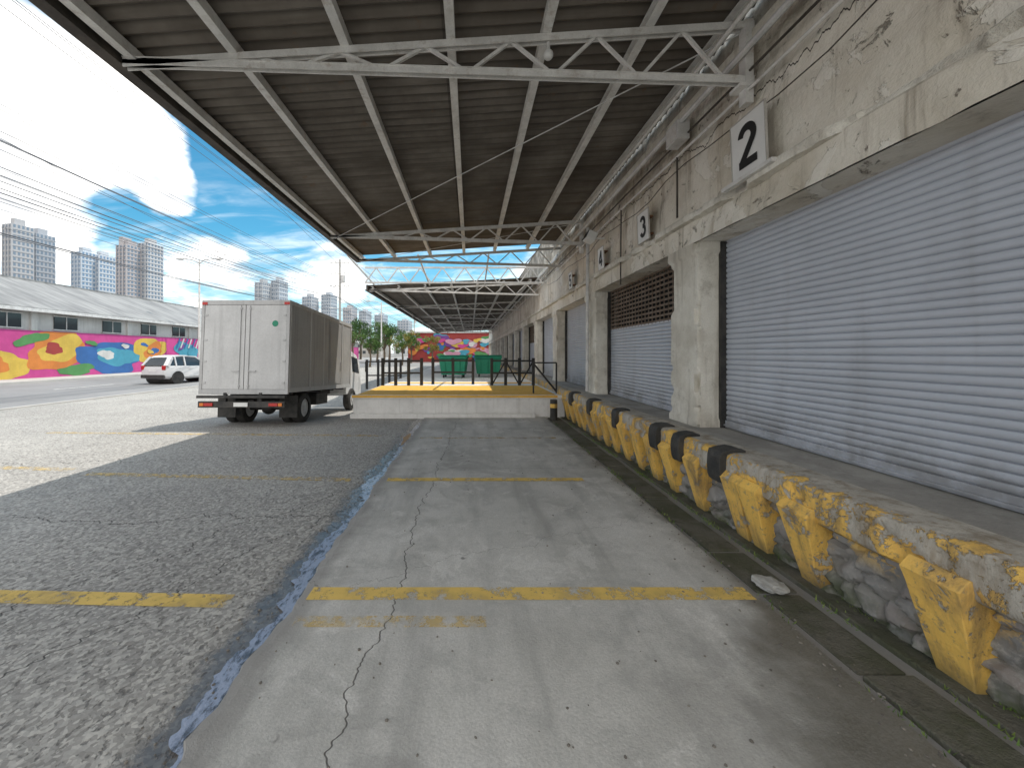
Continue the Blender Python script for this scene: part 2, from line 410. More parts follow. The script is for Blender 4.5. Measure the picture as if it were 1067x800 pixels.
stripe(-5.6,-1.65,2.63,.14,.006,m_yline,.12,la)
stripe(-5.4,-1.6,5.15,.14,.006,m_yfaint,.25,la)
stripe(-9.5,-5.8,5.6,.14,.006,m_yfaint,.3,la)
stripe(-9,-1.8,7.9,.14,.006,m_yfaint,.3,la)
m=M(); m.box(1.98,2.56,-2,10.15,-.16,-.10); m.build('drainage_channel',m_black,kind='structure',label='dark drainage channel at the dock foot')
y=-1.; k=0
while y<10.1:
    L=U(.55,.7); m=M(); z=.010+U(-.012,.008); x0=2.05+U(-.012,.015)
    m.box(x0,2.33+U(-.015,.01),y,y+L-.03,-.08,z)
    m.build('drain_cover',m_moss,bevel=.008,label='mossy concrete slab covering the drain',category='drain cover',group='drain covers along the dock')
    y+=L
m=M(); m.box(2.41,2.56,-2,10.15,-.08,.02); m.build('drain_kerb',m_moss,kind='structure',label='mossy strip at the foot of the stone wall',bevel=.01)
def mk_leafm(name,a,b):
    n=N(name); return n.out(n.mix(n.ss(n.noise(9,2),.35,.65),a,b),.7)
m_grass=mk_leafm('moss_green',(.08,.15,.02),(.18,.24,.05))
m=M()
for i in range(9000):
    y=1.2+9*(R()**1.7); d=mn.noise(Vector((y*1.6,4,4)))
    if R()>.22+1.5*d: continue
    c=random.choice([2.38,2.38,2.54,2.54,2.01]); x=c+random.gauss(0,.020)
    h=U(.006,.03); a=U(0,6.28); wd=.005
    dx,dy=math.cos(a)*wd,math.sin(a)*wd
    m.add([(x-dx,y-dy,.01),(x+dx,y+dy,.01),(x+U(-.02,.02),y+U(-.02,.02),.015+h)],[(0,1,2)])
m.build('moss',m_grass,kind='stuff',fixn=False,label='small green moss and weeds along the drain',category='moss')
m=M(); m.ico((2.17,2.78,.03),.1,0,3,(1,1.1,.22),.35); m.build('crumpled_paper',weather('dirty_paper',(.5,.5,.48),(.3,.3,.29),.9,8),label='dirty crumpled paper lying on the drain covers',category='litter')
m=M()
for i in range(700):
    x=U(-1.1,1.9) if R()<.3 else random.choice([random.gauss(-1.35,.12),random.gauss(1.95,.06)]); y=1.3+8*R()**1.5; s=U(.003,.010)
    m.ico((x,y,(.022 if x>-1.15 else .002)+s*.4),s,0,1,(1,1,.6),.5)
m.build('pebbles',weather('pebble_grit',(.24,.22,.19),(.10,.09,.08),.9,10),kind='stuff',label='scattered grit and pebbles on the lane',category='grit')

# ---------------------------------------------------------------- loading dock
dock=empty('loading_dock',(2.9,6,0),label='raised stone loading dock with chipped yellow edge',category='loading dock')
def dchild(m,name,mat,**p):
    o=m.build(name,mat,**p); o.parent=dock; o.matrix_parent_inverse=Matrix.Translation((-2.9,-6,0)); return o
def stone():
    me=M(); ys=fr(-1,10.5,.02); zs=fr(0,.56,.02); vs=[];cols=[]
    for y in ys:
        for z in zs:
            q=Vector((0,y*5.6,z*7.5))
            q2=q+Vector((0,.45*mn.noise(q*.9),.45*mn.noise(q*.9+Vector((5,5,5)))))
            d,p=mn.voronoi(q2)
            e=d[1]-d[0]; k=min(1,max(0,e*4.0)); k=k*k*(3-2*k)
            r=mn.cell(p[0]*3.7)
            x=2.575-.05*k*(.6+.8*abs(r))-.014*mn.noise(q*3)-.01*mn.noise(q*7)
            vs.append((x,y,z)); cols.append((k,abs(r)%1))
    nz=len(zs); fs=[(j*nz+i,j*nz+i+1,(j+1)*nz+i+1,(j+1)*nz+i) for j in range(len(ys)-1) for i in range(nz-1)]
    me.add(vs,fs)
    n=N('rubble_stone_and_mortar')
    at=n.nt.nodes.new('ShaderNodeAttribute'); at.attribute_name='stone'
    s=n.nt.nodes.new('ShaderNodeSeparateColor'); n.lk(at.outputs['Color'],s.inputs[0])
    c=n.ramp(s.outputs[1],[(0,(.10,.098,.095)),(.3,(.19,.185,.18)),(.6,(.31,.295,.28)),(1,(.24,.195,.18))])
    c=n.mix(n.math('MULTIPLY',n.noise(18,5,.7),.7),c,(.30,.295,.285))
    c=n.mix(n.ss(s.outputs[0],.1,.5,.85,0.),c,(.22,.21,.19))
    c=n.mix(n.ss(n.noise(5,6,.75),.52,.62,0.,.6),c,(.40,.385,.355))
    X,Y,Z=n.sep()
    c=n.mix(n.math('MULTIPLY',n.ss(Z,0.,.25,1.,0.),n.ss(n.noise(4,4,.7),.35,.6)),c,(.06,.075,.028))
    c=n.mix(n.math('MULTIPLY',n.ss(Z,.3,.5),n.ss(n.noise(5,5,.7),.5,.54)),c,(.72,.46,.11))
    mat=n.out(c,.9,0.,n.bump(n.noise(30,5,.75),.7,.012))
    o=dchild(me,'stone_wall',mat,smooth=True,fixn=False,label='rubble stone face with grey mortar')
    a=o.data.color_attributes.new('stone','FLOAT_COLOR','POINT')
    for i,(k,r) in enumerate(cols): a.data[i].color=(k,r,0,1)
stone()
def cap():
    prof=[(2.60,.50),(2.50,.49),(2.44,.50),(2.42,.52),(2.415,.56),(2.415,.59),(2.415,.62),(2.415,.65),(2.415,.68),(2.418,.715),(2.428,.742),(2.45,.755),(2.49,.76),(2.54,.762),(2.60,.762),(2.66,.762),(2.74,.762)]
    me=M(); ys=fr(-1,8,.018)+fr(8.05,12,.05)+fr(12.2,52,.25); vs=[]
    for y in ys:
        for (x,z) in prof:
            q=Vector((x*6,y*6,z*6)); nn=mn.fractal(q,.8,2,5)
            big=mn.noise(Vector((y*1.1,3,z*1)))
            ch=max(0,mn.fractal(Vector((y*2.6,8,z*4)),.8,2,5)-.30)
            out=min(1,max(0,(2.66-x)/.15))
            vs.append((x+(.010*nn+.006*big+.10*min(ch,.4))*out,y,z-(.06*min(ch,.4)+.007*nn)*(1 if z>.6 else .3)*out))
    nz=len(prof); fs=[(j*nz+i,j*nz+i+1,(j+1)*nz+i+1,(j+1)*nz+i) for j in range(len(ys)-1) for i in range(nz-1)]
    me.add(vs,fs); 
    dchild(me,'edge_kerb',m_yel,smooth=True,fixn=False,label='chipped yellow painted dock edge')
cap()
m=M(); m.box(2.72,3.34,-1,52,.3,.757); m.box(2.6,2.8,10.4,52,0,.5); dchild(m,'deck',m_deck,label='grey worn concrete dock deck')
ylist=[1.2,1.98,2.83,3.30,3.52,4.16,4.72,5.15,5.6,6.1,6.55,7.0,7.45,7.9,8.4,8.8,9.3,9.8]
for i,yb in enumerate(ylist):
    m=M(); tw=.12+U(-.012,.018); bw=.065+U(0,.015); dy=U(-.012,.012)
    x0=2.50; x1=2.355; NS=7
    vs=[];fs=[]
    for k in range(NS+1):
        t=k/NS; xx=x0+(x1-x0)*t; hw=bw+(tw-bw)*t; z=.0+.54*t
        jj=lambda a:.005*mn.noise(Vector((yb*7+a,z*12,a*3)))
        yc=yb+dy*(1-t)
        ring=[(2.66,yc-hw*1.15,z),(xx+.05,yc-hw*1.03+jj(1),z),(xx+.004+jj(2),yc-hw+jj(3),z),(xx+jj(4),yc-hw*.95,z),(xx+jj(5)*.5,yc,z),(xx+jj(6),yc+hw*.95,z),(xx+.004+jj(7),yc+hw+jj(8),z),(xx+.05,yc+hw*1.03+jj(9),z),(2.66,yc+hw*1.15,z)]
        vs+=ring
    L=len(ring)
    for k in range(NS):
        for a in range(L-1): fs.append((k*L+a,k*L+a+1,(k+1)*L+a+1,(k+1)*L+a))
    # sloped weathered shoulder up to the lip
    top=[(2.66,y_,.60) if i_ in (0,L-1) else (min(x_+.055,2.66),y_,.60) for i_,(x_,y_,z_) in enumerate(vs[-L:])]
    vs+=top
    for a in range(L-1): fs.append((NS*L+a,NS*L+a+1,(NS+1)*L+a+1,(NS+1)*L+a))
    fs.append(tuple((NS+1)*L+a for a in range(L)))
    m.add(vs,fs)
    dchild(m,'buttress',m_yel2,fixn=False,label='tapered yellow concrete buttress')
def bumper(yc,wd=.15):
    m=M()
    outer=[(2.37,.47),(2.355,.52),(2.348,.62),(2.352,.71),(2.375,.765),(2.44,.79),(2.53,.795),(2.60,.785)]
    inner=[(2.44,.47),(2.43,.52),(2.425,.62),(2.43,.67),(2.45,.70),(2.48,.72),(2.54,.735),(2.60,.74)]
    K=len(outer); P=2*K; vs=[];fs=[]; segs=4
    for s_ in range(segs+1):
        y=yc-wd/2+wd*s_/segs
        for k,(a,b) in enumerate(outer): vs.append((a+.008*mn.noise(Vector((y*14,k*1.3,yc))),y+.018*mn.noise(Vector((k*.9,yc*3,s_))),b+.008*mn.noise(Vector((k,y*14,yc)))))
        for (a,b) in inner: vs.append((a,y,b))
    for s_ in range(segs):
        for k in range(K-1):
            a=s_*P+k; b=a+1; fs.append((a,b,b+P,a+P)); fs.append((a+K,a+K+P,b+K+P,b+K))
        for k in (0,K-1):
            a=s_*P+k; fs.append((a,a+P,a+P+K,a+K))
    for s_ in (0,segs):
        for k in range(K-1):
            a=s_*P+k; fs.append((a,a+1,a+1+K,a+K))
    m.add(vs,fs)
    return dchild(m,'rubber_bumper',m_rubber,bevel=.008,label='flat worn black rubber pad over the dock edge')
for yb,wd in [(3.72,.20),(4.42,.17),(4.97,.20),(6.32,.18),(7.7,.2),(9.1,.2)]: bumper(yb,wd)

# ---------------------------------------------------------------- warehouse
wh=empty('warehouse_building',(3.1,6,0),label='weathered concrete warehouse with numbered roller shutters',category='warehouse')
def wchild(m,name,mat,par=None,**p):
    o=m.build(name,mat,**p); o.parent=par or wh
    if par is None: o.matrix_parent_inverse=Matrix.Translation((-3.1,-6,0))
    return o
XF=2.9
m=M(); ys=fr(-2,16,.05)+fr(16.5,60,.5); zs=fr(3.12,6.2,.05); vs=[]
for y in ys:
    for z in zs:
        q=Vector((1,y,z)); d=.012*mn.fractal(q*1.5,1,2,4)
        ch=max(0,mn.fractal(Vector((y*1.1,z*1.6,5)),1,2,5)-.25)
        off=0
        if z<3.42: off=-.05
        vs.append((XF+.03+off+d+.09*min(ch,.4),y,z))
nz=len(zs); fs=[(j*nz+i,j*nz+i+1,(j+1)*nz+i+1,(j+1)*nz+i) for j in range(len(ys)-1) for i in range(nz-1)]
m.add(vs,fs); m.quad((XF,-2,3.12),(3.4,-2,3.12),(3.4,60,3.12),(XF,60,3.12)); m.quad((XF,-2,6.2),(9,-2,6.2),(9,60,6.2),(XF,60,6.2)); m.quad((3.55,-2,0),(3.55,60,0),(3.55,60,3.3),(3.55,-2,3.3)); m.quad((XF,60,0),(9,60,0),(9,60,6.2),(XF,60,6.2)); m.quad((XF,-2,0),(9,-2,0),(9,-2,6.2),(XF,-2,6.2)); m.quad((9,-2,0),(9,60,0),(9,60,6.2),(9,-2,6.2))
wchild(m,'wall',m_wall,smooth=True,fixn=False,label='stained peeling concrete wall above the shutters')
m=M(); ys=fr(-2,16,.03)+fr(16.5,60,.5); prof=[(2.93,3.40),(2.80,3.405),(2.79,3.43),(2.79,3.475),(2.80,3.49),(2.93,3.52)]; vs=[]
for y in ys:
    for x,z in prof:
        ch=max(0,mn.fractal(Vector((y*1.4,z,15)),1,2,5)-.12)
        vs.append((x+(.24*min(ch,.5)+.010*mn.fractal(Vector((y*5,z*9,1)),1,2,3))*(1 if x<2.9 else 0),y,z))
nz=len(prof); m.add(vs,[(j*nz+i,j*nz+i+1,(j+1)*nz+i+1,(j+1)*nz+i) for j in range(len(ys)-1) for i in range(nz-1)])
wchild(m,'ledge',m_pillar,smooth=True,fixn=False,label='chipped concrete ledge above the openings')
m=M(); m.box(2.86,2.95,-2,60,4.88,4.99); wchild(m,'upper_moulding',m_pillar,bevel=.01)
pil=[(.95,1.6)]
yy=4.9
for i in range(13): pil.append((yy,yy+.66+(.1 if i==1 else 0))); yy+=3.98
def pillar(a,b):
    m=M(); zs=fr(.757,3.118,.04); per=[]
    r=.025
    per+=[(3.45,a)]+[(x,a) for x in (3.3,3.15,3.05,2.98,2.94)]+[(XF+r,a),(XF+.005,a+.006),(XF,a+r)]
    per+=[(XF,a+(b-a)*t) for t in (.12,.25,.4,.55,.7,.85)]
    per+=[(XF,b-r),(XF+.005,b-.006),(XF+r,b)]+[(x,b) for x in (3.0,3.2,3.45)]
    vs=[]
    for z in zs:
        ex=.03 if z>2.99 else (.02 if z<.86 else 0)
        for i,(x,y) in enumerate(per):
            n1=mn.fractal(Vector((x*4,y*4,z*4)),1,2,4)*.008
            corner=1 if (abs(x-XF)<.03 and (abs(y-a)<.03 or abs(y-b)<.03)) else 0
            ch=max(0,mn.fractal(Vector((a*3+ (0 if y<(a+b)/2 else 9),z*2.6,2)),.9,2,5)-.02)*.13*corner
            cy=(a+b)/2
            vx=x-ex*(1 if x<3.2 else 0)+n1+ch; vy=y+(ex if y>cy else -ex)+ (ch if y<cy else -ch)+n1
            vs.append((vx,vy,z))
    L=len(per); m.add(vs,[(j*L+i,j*L+i+1,(j+1)*L+i+1,(j+1)*L+i) for j in range(len(zs)-1) for i in range(L-1)])
    wchild(m,'pillar',m_pillar,smooth=True,fixn=False,label='scuffed pale concrete pillar with chipped corners')
for (a,b) in pil: pillar(a,b)
def shutter(y0,y1,z0,z1,grille=False):
    e=bpy.data.objects.new('roller_shutter',None); col.objects.link(e); e.parent=wh; e.matrix_parent_inverse=Matrix.Translation((-3.1,-6,0))
    e['label']='grey ribbed metal roller shutter, closed' if not grille else 'grey roller shutter with brown slotted upper grille'
    m=M(); pitch=.064; z=z0+.09; prof=[(3.25,z0+.09)]
    ztop=z1 if not grille else z0+(z1-z0)*.62
    while z<ztop:
        for t,dx in ((.0,.0),(.10,-.009),(.3,-.014),(.5,-.015),(.7,-.014),(.88,-.009),(.94,.006)):
            prof.append((3.25+dx,z+t*pitch))
        z+=pitch
    n_=len(prof); segs=[y0,(y0*2+y1)/3,(y0+2*y1)/3,y1]
    vs=[(x,yy,zz) for yy in segs for x,zz in prof]
    fs=[(j*n_+i,j*n_+i+1,(j+1)*n_+i+1,(j+1)*n_+i) for j in range(3) for i in range(n_-1)]
    m.add(vs,fs); wchild(m,'slat_curtain',m_shut,par=e,smooth=True,fixn=False)
    m=M(); m.box(3.222,3.27,y0,y1,z0,z0+.09); m.box(3.20,3.222,y0,y1,z0+.02,z0+.04); wchild(m,'bottom_bar',m_shut,par=e,bevel=.004)
    if grille:
        m=M(); zz=ztop+.02
        while zz<z1:
            m.box(3.235,3.255,y0,y1,zz,zz+.035); zz+=.085
        k=y0
        while k<y1: m.box(3.232,3.245,k,k+.018,ztop,z1); k+=.14
        wchild(m,'grille',m_grille,par=e)
        m=M(); m.box(3.40,3.42,y0,y1,ztop,z1); wchild(m,'dark_interior',m_black,par=e)
    for yy in (y0,y1):
        m=M(); s=.05 if yy==y0 else -.05
        m.box(3.17,3.30,min(yy,yy+s),max(yy,yy+s),z0-.02,z1); wchild(m,'guide_rail',m_rail,par=e)
prev=1.6
for i,(a,b) in enumerate(pil[1:]):
    shutter(prev,a,.765,3.11,grille=(i%3==1)); prev=b
m_digit=flat('black_lettering',(.012,.012,.012),.6)
def arc(cx,cy,rx,ry,a0,a1,n=16): return [(cx+rx*math.cos(math.radians(a0+(a1-a0)*i/n)),cy+ry*math.sin(math.radians(a0+(a1-a0)*i/n))) for i in range(n+1)]
DIG={'2':[arc(0,.21,.215,.21,175,-35)+[(-.2,-.38)],[(-.295,-.415),(.30,-.415)]],
 '3':[arc(0,.21,.20,.205,160,-90),arc(0,-.19,.225,.225,90,-160)],
 '4':[[(.10,.5),(.10,-.5)],[(.08,.44),(-.25,-.15)],[(-.31,-.21),(.29,-.21)]],
 '5':[[(-.2,.415),(.26,.415)],[(-.17,.47),(-.2,.0)],arc(0,-.17,.24,.25,145,-155)]}
def ribbon(m,pts,w,x):
    vs=[];n=len(pts)
    for i,(u,v) in enumerate(pts):
        a=pts[max(i-1,0)]; b=pts[min(i+1,n-1)]; du,dv=b[0]-a[0],b[1]-a[1]; L=math.hypot(du,dv)
        nu,nv=-dv/L*w/2,du/L*w/2; vs+=[(x,-(u+nu),v+nv),(x,-(u-nu),v-nv)]
    m.add(vs,[(i*2,i*2+1,i*2+3,i*2+2) for i in range(n-1)])
m_signw=flat('sign_white',(.84,.84,.82),.5)
for ch,yc,zc,w_,h_ in [('2',3.86,3.80,.46,.58),('3',6.2,3.74,.38,.47),('4',8.2,3.72,.34,.45),('5',10.7,3.72,.34,.45)]:
    e=empty('number_sign',(2.80,yc,zc),(0,math.radians(-2.5),0),label='white square sign with black number %s on the wall'%ch,category='sign',group='numbered bay signs')
    m=M(); m.box(-.012,.0,-w_/2,w_/2,-h_/2,h_/2); m.build('panel',m_signw,parent=e,bevel=.003)
    m=M(); t=.012
    m.box(-.016,.004,-w_/2-t,w_/2+t,-h_/2-t,-h_/2); m.box(-.016,.004,-w_/2-t,w_/2+t,h_/2,h_/2+t)
    m.box(-.016,.004,-w_/2-t,-w_/2,-h_/2,h_/2); m.box(-.016,.004,w_/2,w_/2+t,-h_/2,h_/2)
    m.build('frame',weather('sign_frame',(.5,.48,.44),(.4,.38,.35),.8,6),parent=e)
    m=M(); m.box(0.001,.11,-.1,.1,-.15,-.12); m.box(0.001,.11,-.1,.1,.12,.15); m.build('bracket',m_rust,parent=e)
    m=M(); sc=.42*h_/.58
    for k,st in enumerate(DIG[ch]): ribbon(m,[(u*sc,v*sc) for u,v in st],.185*sc,-.0165-.0008*k)
    m.build('numeral',m_digit,parent=e,fixn=False)
m=M(); m.bar((2.77,3.5,3.47),(2.77,4.2,3.47),.05,.04); m.build('sign_shelf',m_steel,label='short steel angle fixed beneath the numbered sign',category='bracket')
def pipe(pts,r,mat,lab,name='conduit_pipe',cat='pipe',grp='conduits along the wall'):
    m=M(); m.tube(pts,r,8); return m.build(name,mat,smooth=True,label=lab,category=cat,group=grp)
pipe([(2.83,-1,4.40),(2.83,4,4.38),(2.83,9,4.40),(2.83,15,4.4),(2.83,50,4.4)],.016,m_steel,'thin grey conduit pipe running along the concrete wall')
pipe([(2.84,-1,4.56),(2.84,7,4.58),(2.84,14,4.55)],.013,m_dark,'thin dark conduit pipe running along the concrete wall')
pipe([(2.76,-1,4.74),(2.76,15,4.72),(2.76,50,4.7)],.034,m_steel2,'thick pale drain pipe below the canopy')
pipe([(2.6,-1,4.93),(2.6,12.4,4.93)],.022,m_steel,'grey pipe hung below the canopy edge')
pipe([(2.83,5.25,4.4),(2.83,5.25,3.55)],.014,m_dark,'short vertical conduit dropping down the wall')
pipe([(2.83,7.2,4.4),(2.82,7.2,3.2),(2.86,7.3,3.0)],.014,m_dark,'short vertical conduit dropping down the wall')
pipe([(2.82,9.2,4.7),(2.80,9.2,.8)],.04,m_steel2,'pale vertical downpipe beside the pillar')
pts=[(2.80,2+ i*.5,4.17-.12*math.sin(i*math.pi/6)**2+.02*math.sin(i*2.1)) for i in range(25)]
pipe(pts,.006,m_dark,'black sagging cable pinned along the wall','wall_cable','cable','cables on the wall')
e=empty('floodlight',(2.62,8.2,4.15),(0,math.radians(25),0),label='white wall floodlight angled down from the wall',category='light')
m=M(); m.box(-.16,.04,-.14,.14,-.1,.1); m.build('housing',m_white,parent=e,bevel=.02)
m=M(); m.box(-.172,-.161,-.12,.12,-.08,.08); m.build('lens',m_glass,parent=e)
m=M(); m.bar((.02,0,0),(.22,0,.1),.04,.03); m.build('bracket',m_steel,parent=e)
e=empty('dome_camera',(.8,3.93,4.78),label='small white dome camera hanging from the truss',category='camera')
m=M(); m.ico((0,0,-.03),.05,0,3); m.build('dome',m_white,parent=e,smooth=True)
m=M(); m.tube([(0,0,0),(0,0,.1)],.018,8); m.build('mount',m_steel2,parent=e)
m=M(); m.box(2.7,2.86,5.0,5.3,4.5,4.75); m.box(2.69,2.70,5.03,5.27,4.53,4.72,1); m.build('junction_box',[m_steel2,m_steel],bevel=.008,label='grey metal junction box on the upper wall',category='junction box')

# ---------------------------------------------------------------- canopies
def canopy(x0,x1,zl,zr,y0,y1,trusses,purl,lab,fine=True):
    e=empty('canopy',((x0+x1)/2,(y0+y1)/2,zl),label=lab,category='canopy'); inv=Matrix.Translation((-(x0+x1)/2,-(y0+y1)/2,-zl))
    def ch(m,name,mat,**p):
        o=m.build(name,mat,**p); o.parent=e; o.matrix_parent_inverse=inv; return o
    zf=lambda x: zl+(zr-zl)*(x-x0)/(x1-x0)
    m=M(); p=.16 if fine else .32; k0=round(y0/p); nn=int((y1-y0)/p); vs=[]; xs=fr(x0-.1,x1+.02,.8)
    for j in range(nn*4+1):
        y=k0*p+j*p/4; dz=.026*math.sin(j*math.pi/2+math.pi/2)
        for x in xs: vs.append((x,y,zf(x)+.09+dz+ .004*math.sin(x*3+y)))
    n_=len(xs); m.add(vs,[(j*n_+i,j*n_+i+1,(j+1)*n_+i+1,(j+1)*n_+i) for j in range(nn*4) for i in range(n_-1)])
    ch(m,'roof_sheet',m_roof,smooth=True,fixn=False,label='brown corrugated metal roof sheeting')
    for x in purl:
        m=M(); z=zf(x); hw=.045
        m.box(x-hw,x+hw,y0,y1,z-.06,z-.045); m.box(x+hw-.013,x+hw,y0,y1,z-.045,z+.05); m.box(x-hw,x+hw-.013,y0,y1,z+.04,z+.05)
        ch(m,'purlin',m_steel)
    m=M(); z=zf(x0); m.box(x0-.14,x0-.06,y0,y1,z-.10,z+.13); m.box(x0-.2,x0-.14,y0,y1,z-.1,z-.07); ch(m,'fascia',m_dark,label='dark metal gutter fascia')
    for ty in trusses:
        m=M(); zb=lambda x: zl-.06-.2*(x-x0)/(x1-x0)
        for dy in (-.03,.03):
            m.bar((x0-.05,ty+dy,zl-.06),(x1+.02,ty+dy,zb(x1)),.012,.07)
            m.bar((x0-.05,ty+dy,zl-.09),(x1+.02,ty+dy,zr-.10),.012,.07)
        m.bar((x0-.05,ty,zl-.03),(x1+.02,ty,zb(x1)+.03),.09,.01)
        k=x0+.4; up=True; step=.44; pts=[]
        while k<x1-.05:
            zt=zl-.09+(zr-.10-zl+.09)*(k-x0)/(x1-x0)
            pts.append((k,ty,zt if up else zb(k))); up=not up; k+=step
        for a,b in zip(pts[:-1],pts[1:]): m.bar(a,b,.03,.03)
        ch(m,'truss',m_steel,label='welded steel truss with zigzag webs')
    return e,ch,zf
pur=[-3.45,-2.42,-1.28,-.2,.78,1.83,2.72]
e,ch,zf=canopy(-3.5,2.88,4.75,5.16,.4,12.5,[.5,3.95,9.8,12.3],pur,'brown corrugated steel canopy over the loading lane')  # cut short at both ends, the near one unseen, to let more sun in
for a,b in [((2.8,4,5.02),(-3.4,9.8,4.66)),((2.8,9.8,5.02),(-3.4,12.3,4.66))]:
    m=M(); m.tube([a,b],.008,6); ch(m,'tie_rod',m_steel2)
for ty in (3.95,9.8):
    m=M(); m.box(2.80,2.88,ty-.05,ty+.05,4.25,5.1); m.box(2.72,2.88,ty-.08,ty+.08,4.40,4.43); ch(m,'hanger_post',m_steel)
e2=empty('lattice_girder',(-.4,14.6,4.4),label='pale open steel lattice girder between two canopies',category='girder')
m=M()
for z in (4.38,4.95): m.bar((-4.0-(-.4)-.0,0,z-4.4),(3.3,0,z-4.4),.06,.06)
k=-3.6; up=False; pts=[]
while k<3.3: pts.append((k,0,.55 if up else -.02)); up=not up; k+=.42
for a,b in zip(pts[:-1],pts[1:]): m.bar(a,b,.04,.04)
m.build('lattice',m_steel2,parent=e2)
m=M()
for x in (-3.6,-1.3,1,3.25): m.bar((x,-2.1,.5),(x,1.5,.15),.05,.05)
m.build('brace',m_steel2,parent=e2)
canopy(-4.2,2.88,4.42,4.75,16,52,[16.2,22,28,34,40,46],[-4.1,-3,-1.9,-.8,.3,1.4,2.5],'lower brown metal canopy further along the warehouse',False)
# ---------------------------------------------------------------- platform
m=M(); m.box(-3.1,2.5,10.15,50,-.1,.58); m.box(-3.14,2.5,10.11,10.149,.50,.6); m.box(-3.14,1.7,10.0,10.11,-.02,.12)
m_plat=weather('whitewashed_concrete',(.84,.83,.81),(.70,.69,.67),.85,1.5,0,.3,streak=.3,dirtamt=.3,dirt=(.38,.36,.32))
m.build('raised_platform',m_plat,bevel=.015,label='whitewashed concrete platform closing the loading lane',category='platform')
m=M()
for k,(a,b) in enumerate([(10.16,13.2),(14.2,14.8)]): m.quad((-3.05,a,.586),(2.3,a,.586),(2.3,b,.586),(-3.05,b,.586))
m.quad((-3.12,10.106,.53),(2.3,10.106,.53),(2.3,10.106,.59),(-3.12,10.106,.59))
m.build('platform_marking',mk_paint('bold_yellow_paint',(.92,.52,.09),.85,1.,.36),kind='structure',fixn=False,label='yellow painted bands on the platform')
m_rail2=flat('black_railing_paint',(.015,.015,.016),.5)
def railing(x0,x1,y,z,n,hh=.85,diag=False,lab='black metal railing standing on the platform'):
    e=empty('railing',((x0+x1)/2,y,z),label=lab,category='railing')
    L=(x1-x0)/2
    m=M()
    for zz in (hh,hh*.5): m.bar((-L,0,zz),(L,0,zz),.06,.06)
    if diag:
        for i in range(n):
            xa=-L+2*L*i/n; xb=-L+2*L*(i+1)/n; m.bar((xa,0,hh if i%2 else 0),(xb,0,0 if i%2 else hh),.045,.045)
    m.build('rail',m_rail2,parent=e)
    for i in range(n+1):
        m=M(); x=-L+2*L*i/n; m.box(x-.05,x+.05,-.05,.05,0,hh+.10); m.build('post',m_rail2,parent=e,bevel=.005)
    return e
railing(-3.05,-1.7,13.4,.585,3)
railing(-1.35,.1,13.9,.585,2)
railing(.75,2.2,13.4,.585,3,.85,True)
railing(-4.9,-3.3,18.2,0,3,1.3,False,'black metal railing standing beyond the truck')
e=empty('folding_barrier',(2.1,10.7,.585),label='black diagonal metal barrier leaning by the dock',category='barrier')
m=M(); m.bar((-.34,0,0),(-.34,0,.85),.04,.04); m.bar((.3,0,0),(.3,0,.85),.04,.04); m.bar((-.34,0,.83),(.3,0,.05),.05,.05); m.bar((-.34,0,.85),(.3,0,.85),.04,.04); m.build('frame',m_rail2,parent=e)
e=empty('bollard',(2.12,9.75,.02),label='short black and yellow bollard at the dock end',category='bollard',group='bollards')
m=M(); m.tube([(0,0,0),(0,0,.5)],.09,14); m.build('post',m_rubber,parent=e,smooth=True)
m=M(); m.tube([(0,0,.3),(0,0,.4)],.093,14); m.build('band',m_yel2,parent=e,smooth=True)
def dumpster(x,y,mat,s=1):
    e=empty('waste_container',(x,y,.59),(0,0,U(-.15,.15)),label='green wheeled waste container with a sloped lid',category='waste container',group='green waste containers'); e.scale=(s,s,s)
    m=M(); m.hexa([(-.55,-.35,.15),(.55,-.35,.15),(.55,.35,.15),(-.55,.35,.15)],[(-.65,-.45,.9),(.65,-.45,.9),(.65,.45,.95),(-.65,.45,.95)])
    for k in (-.35,0,.35): m.bar((k*.95,-.375,.2),(k*1.05,-.455,.85),.05,.03)
    m.build('bin_body',mat,parent=e,bevel=.02)
    m=M(); m.prism([(-.5,.92),(.5,.97),(.48,1.02),(.1,1.08),(-.45,.98)],'x',-.68,.68); m.build('lid',mat,parent=e,bevel=.01)
    for sx in (-.45,.45):
        for sy in (-.25,.25):
            m=M(); m.tube([(sx-.03,sy,.08),(sx+.03,sy,.08)],.08,12); m.build('wheel',m_rubber,parent=e)
dumpster(-.75,17.6,m_green,.95); dumpster(.85,18.2,m_green,.95)

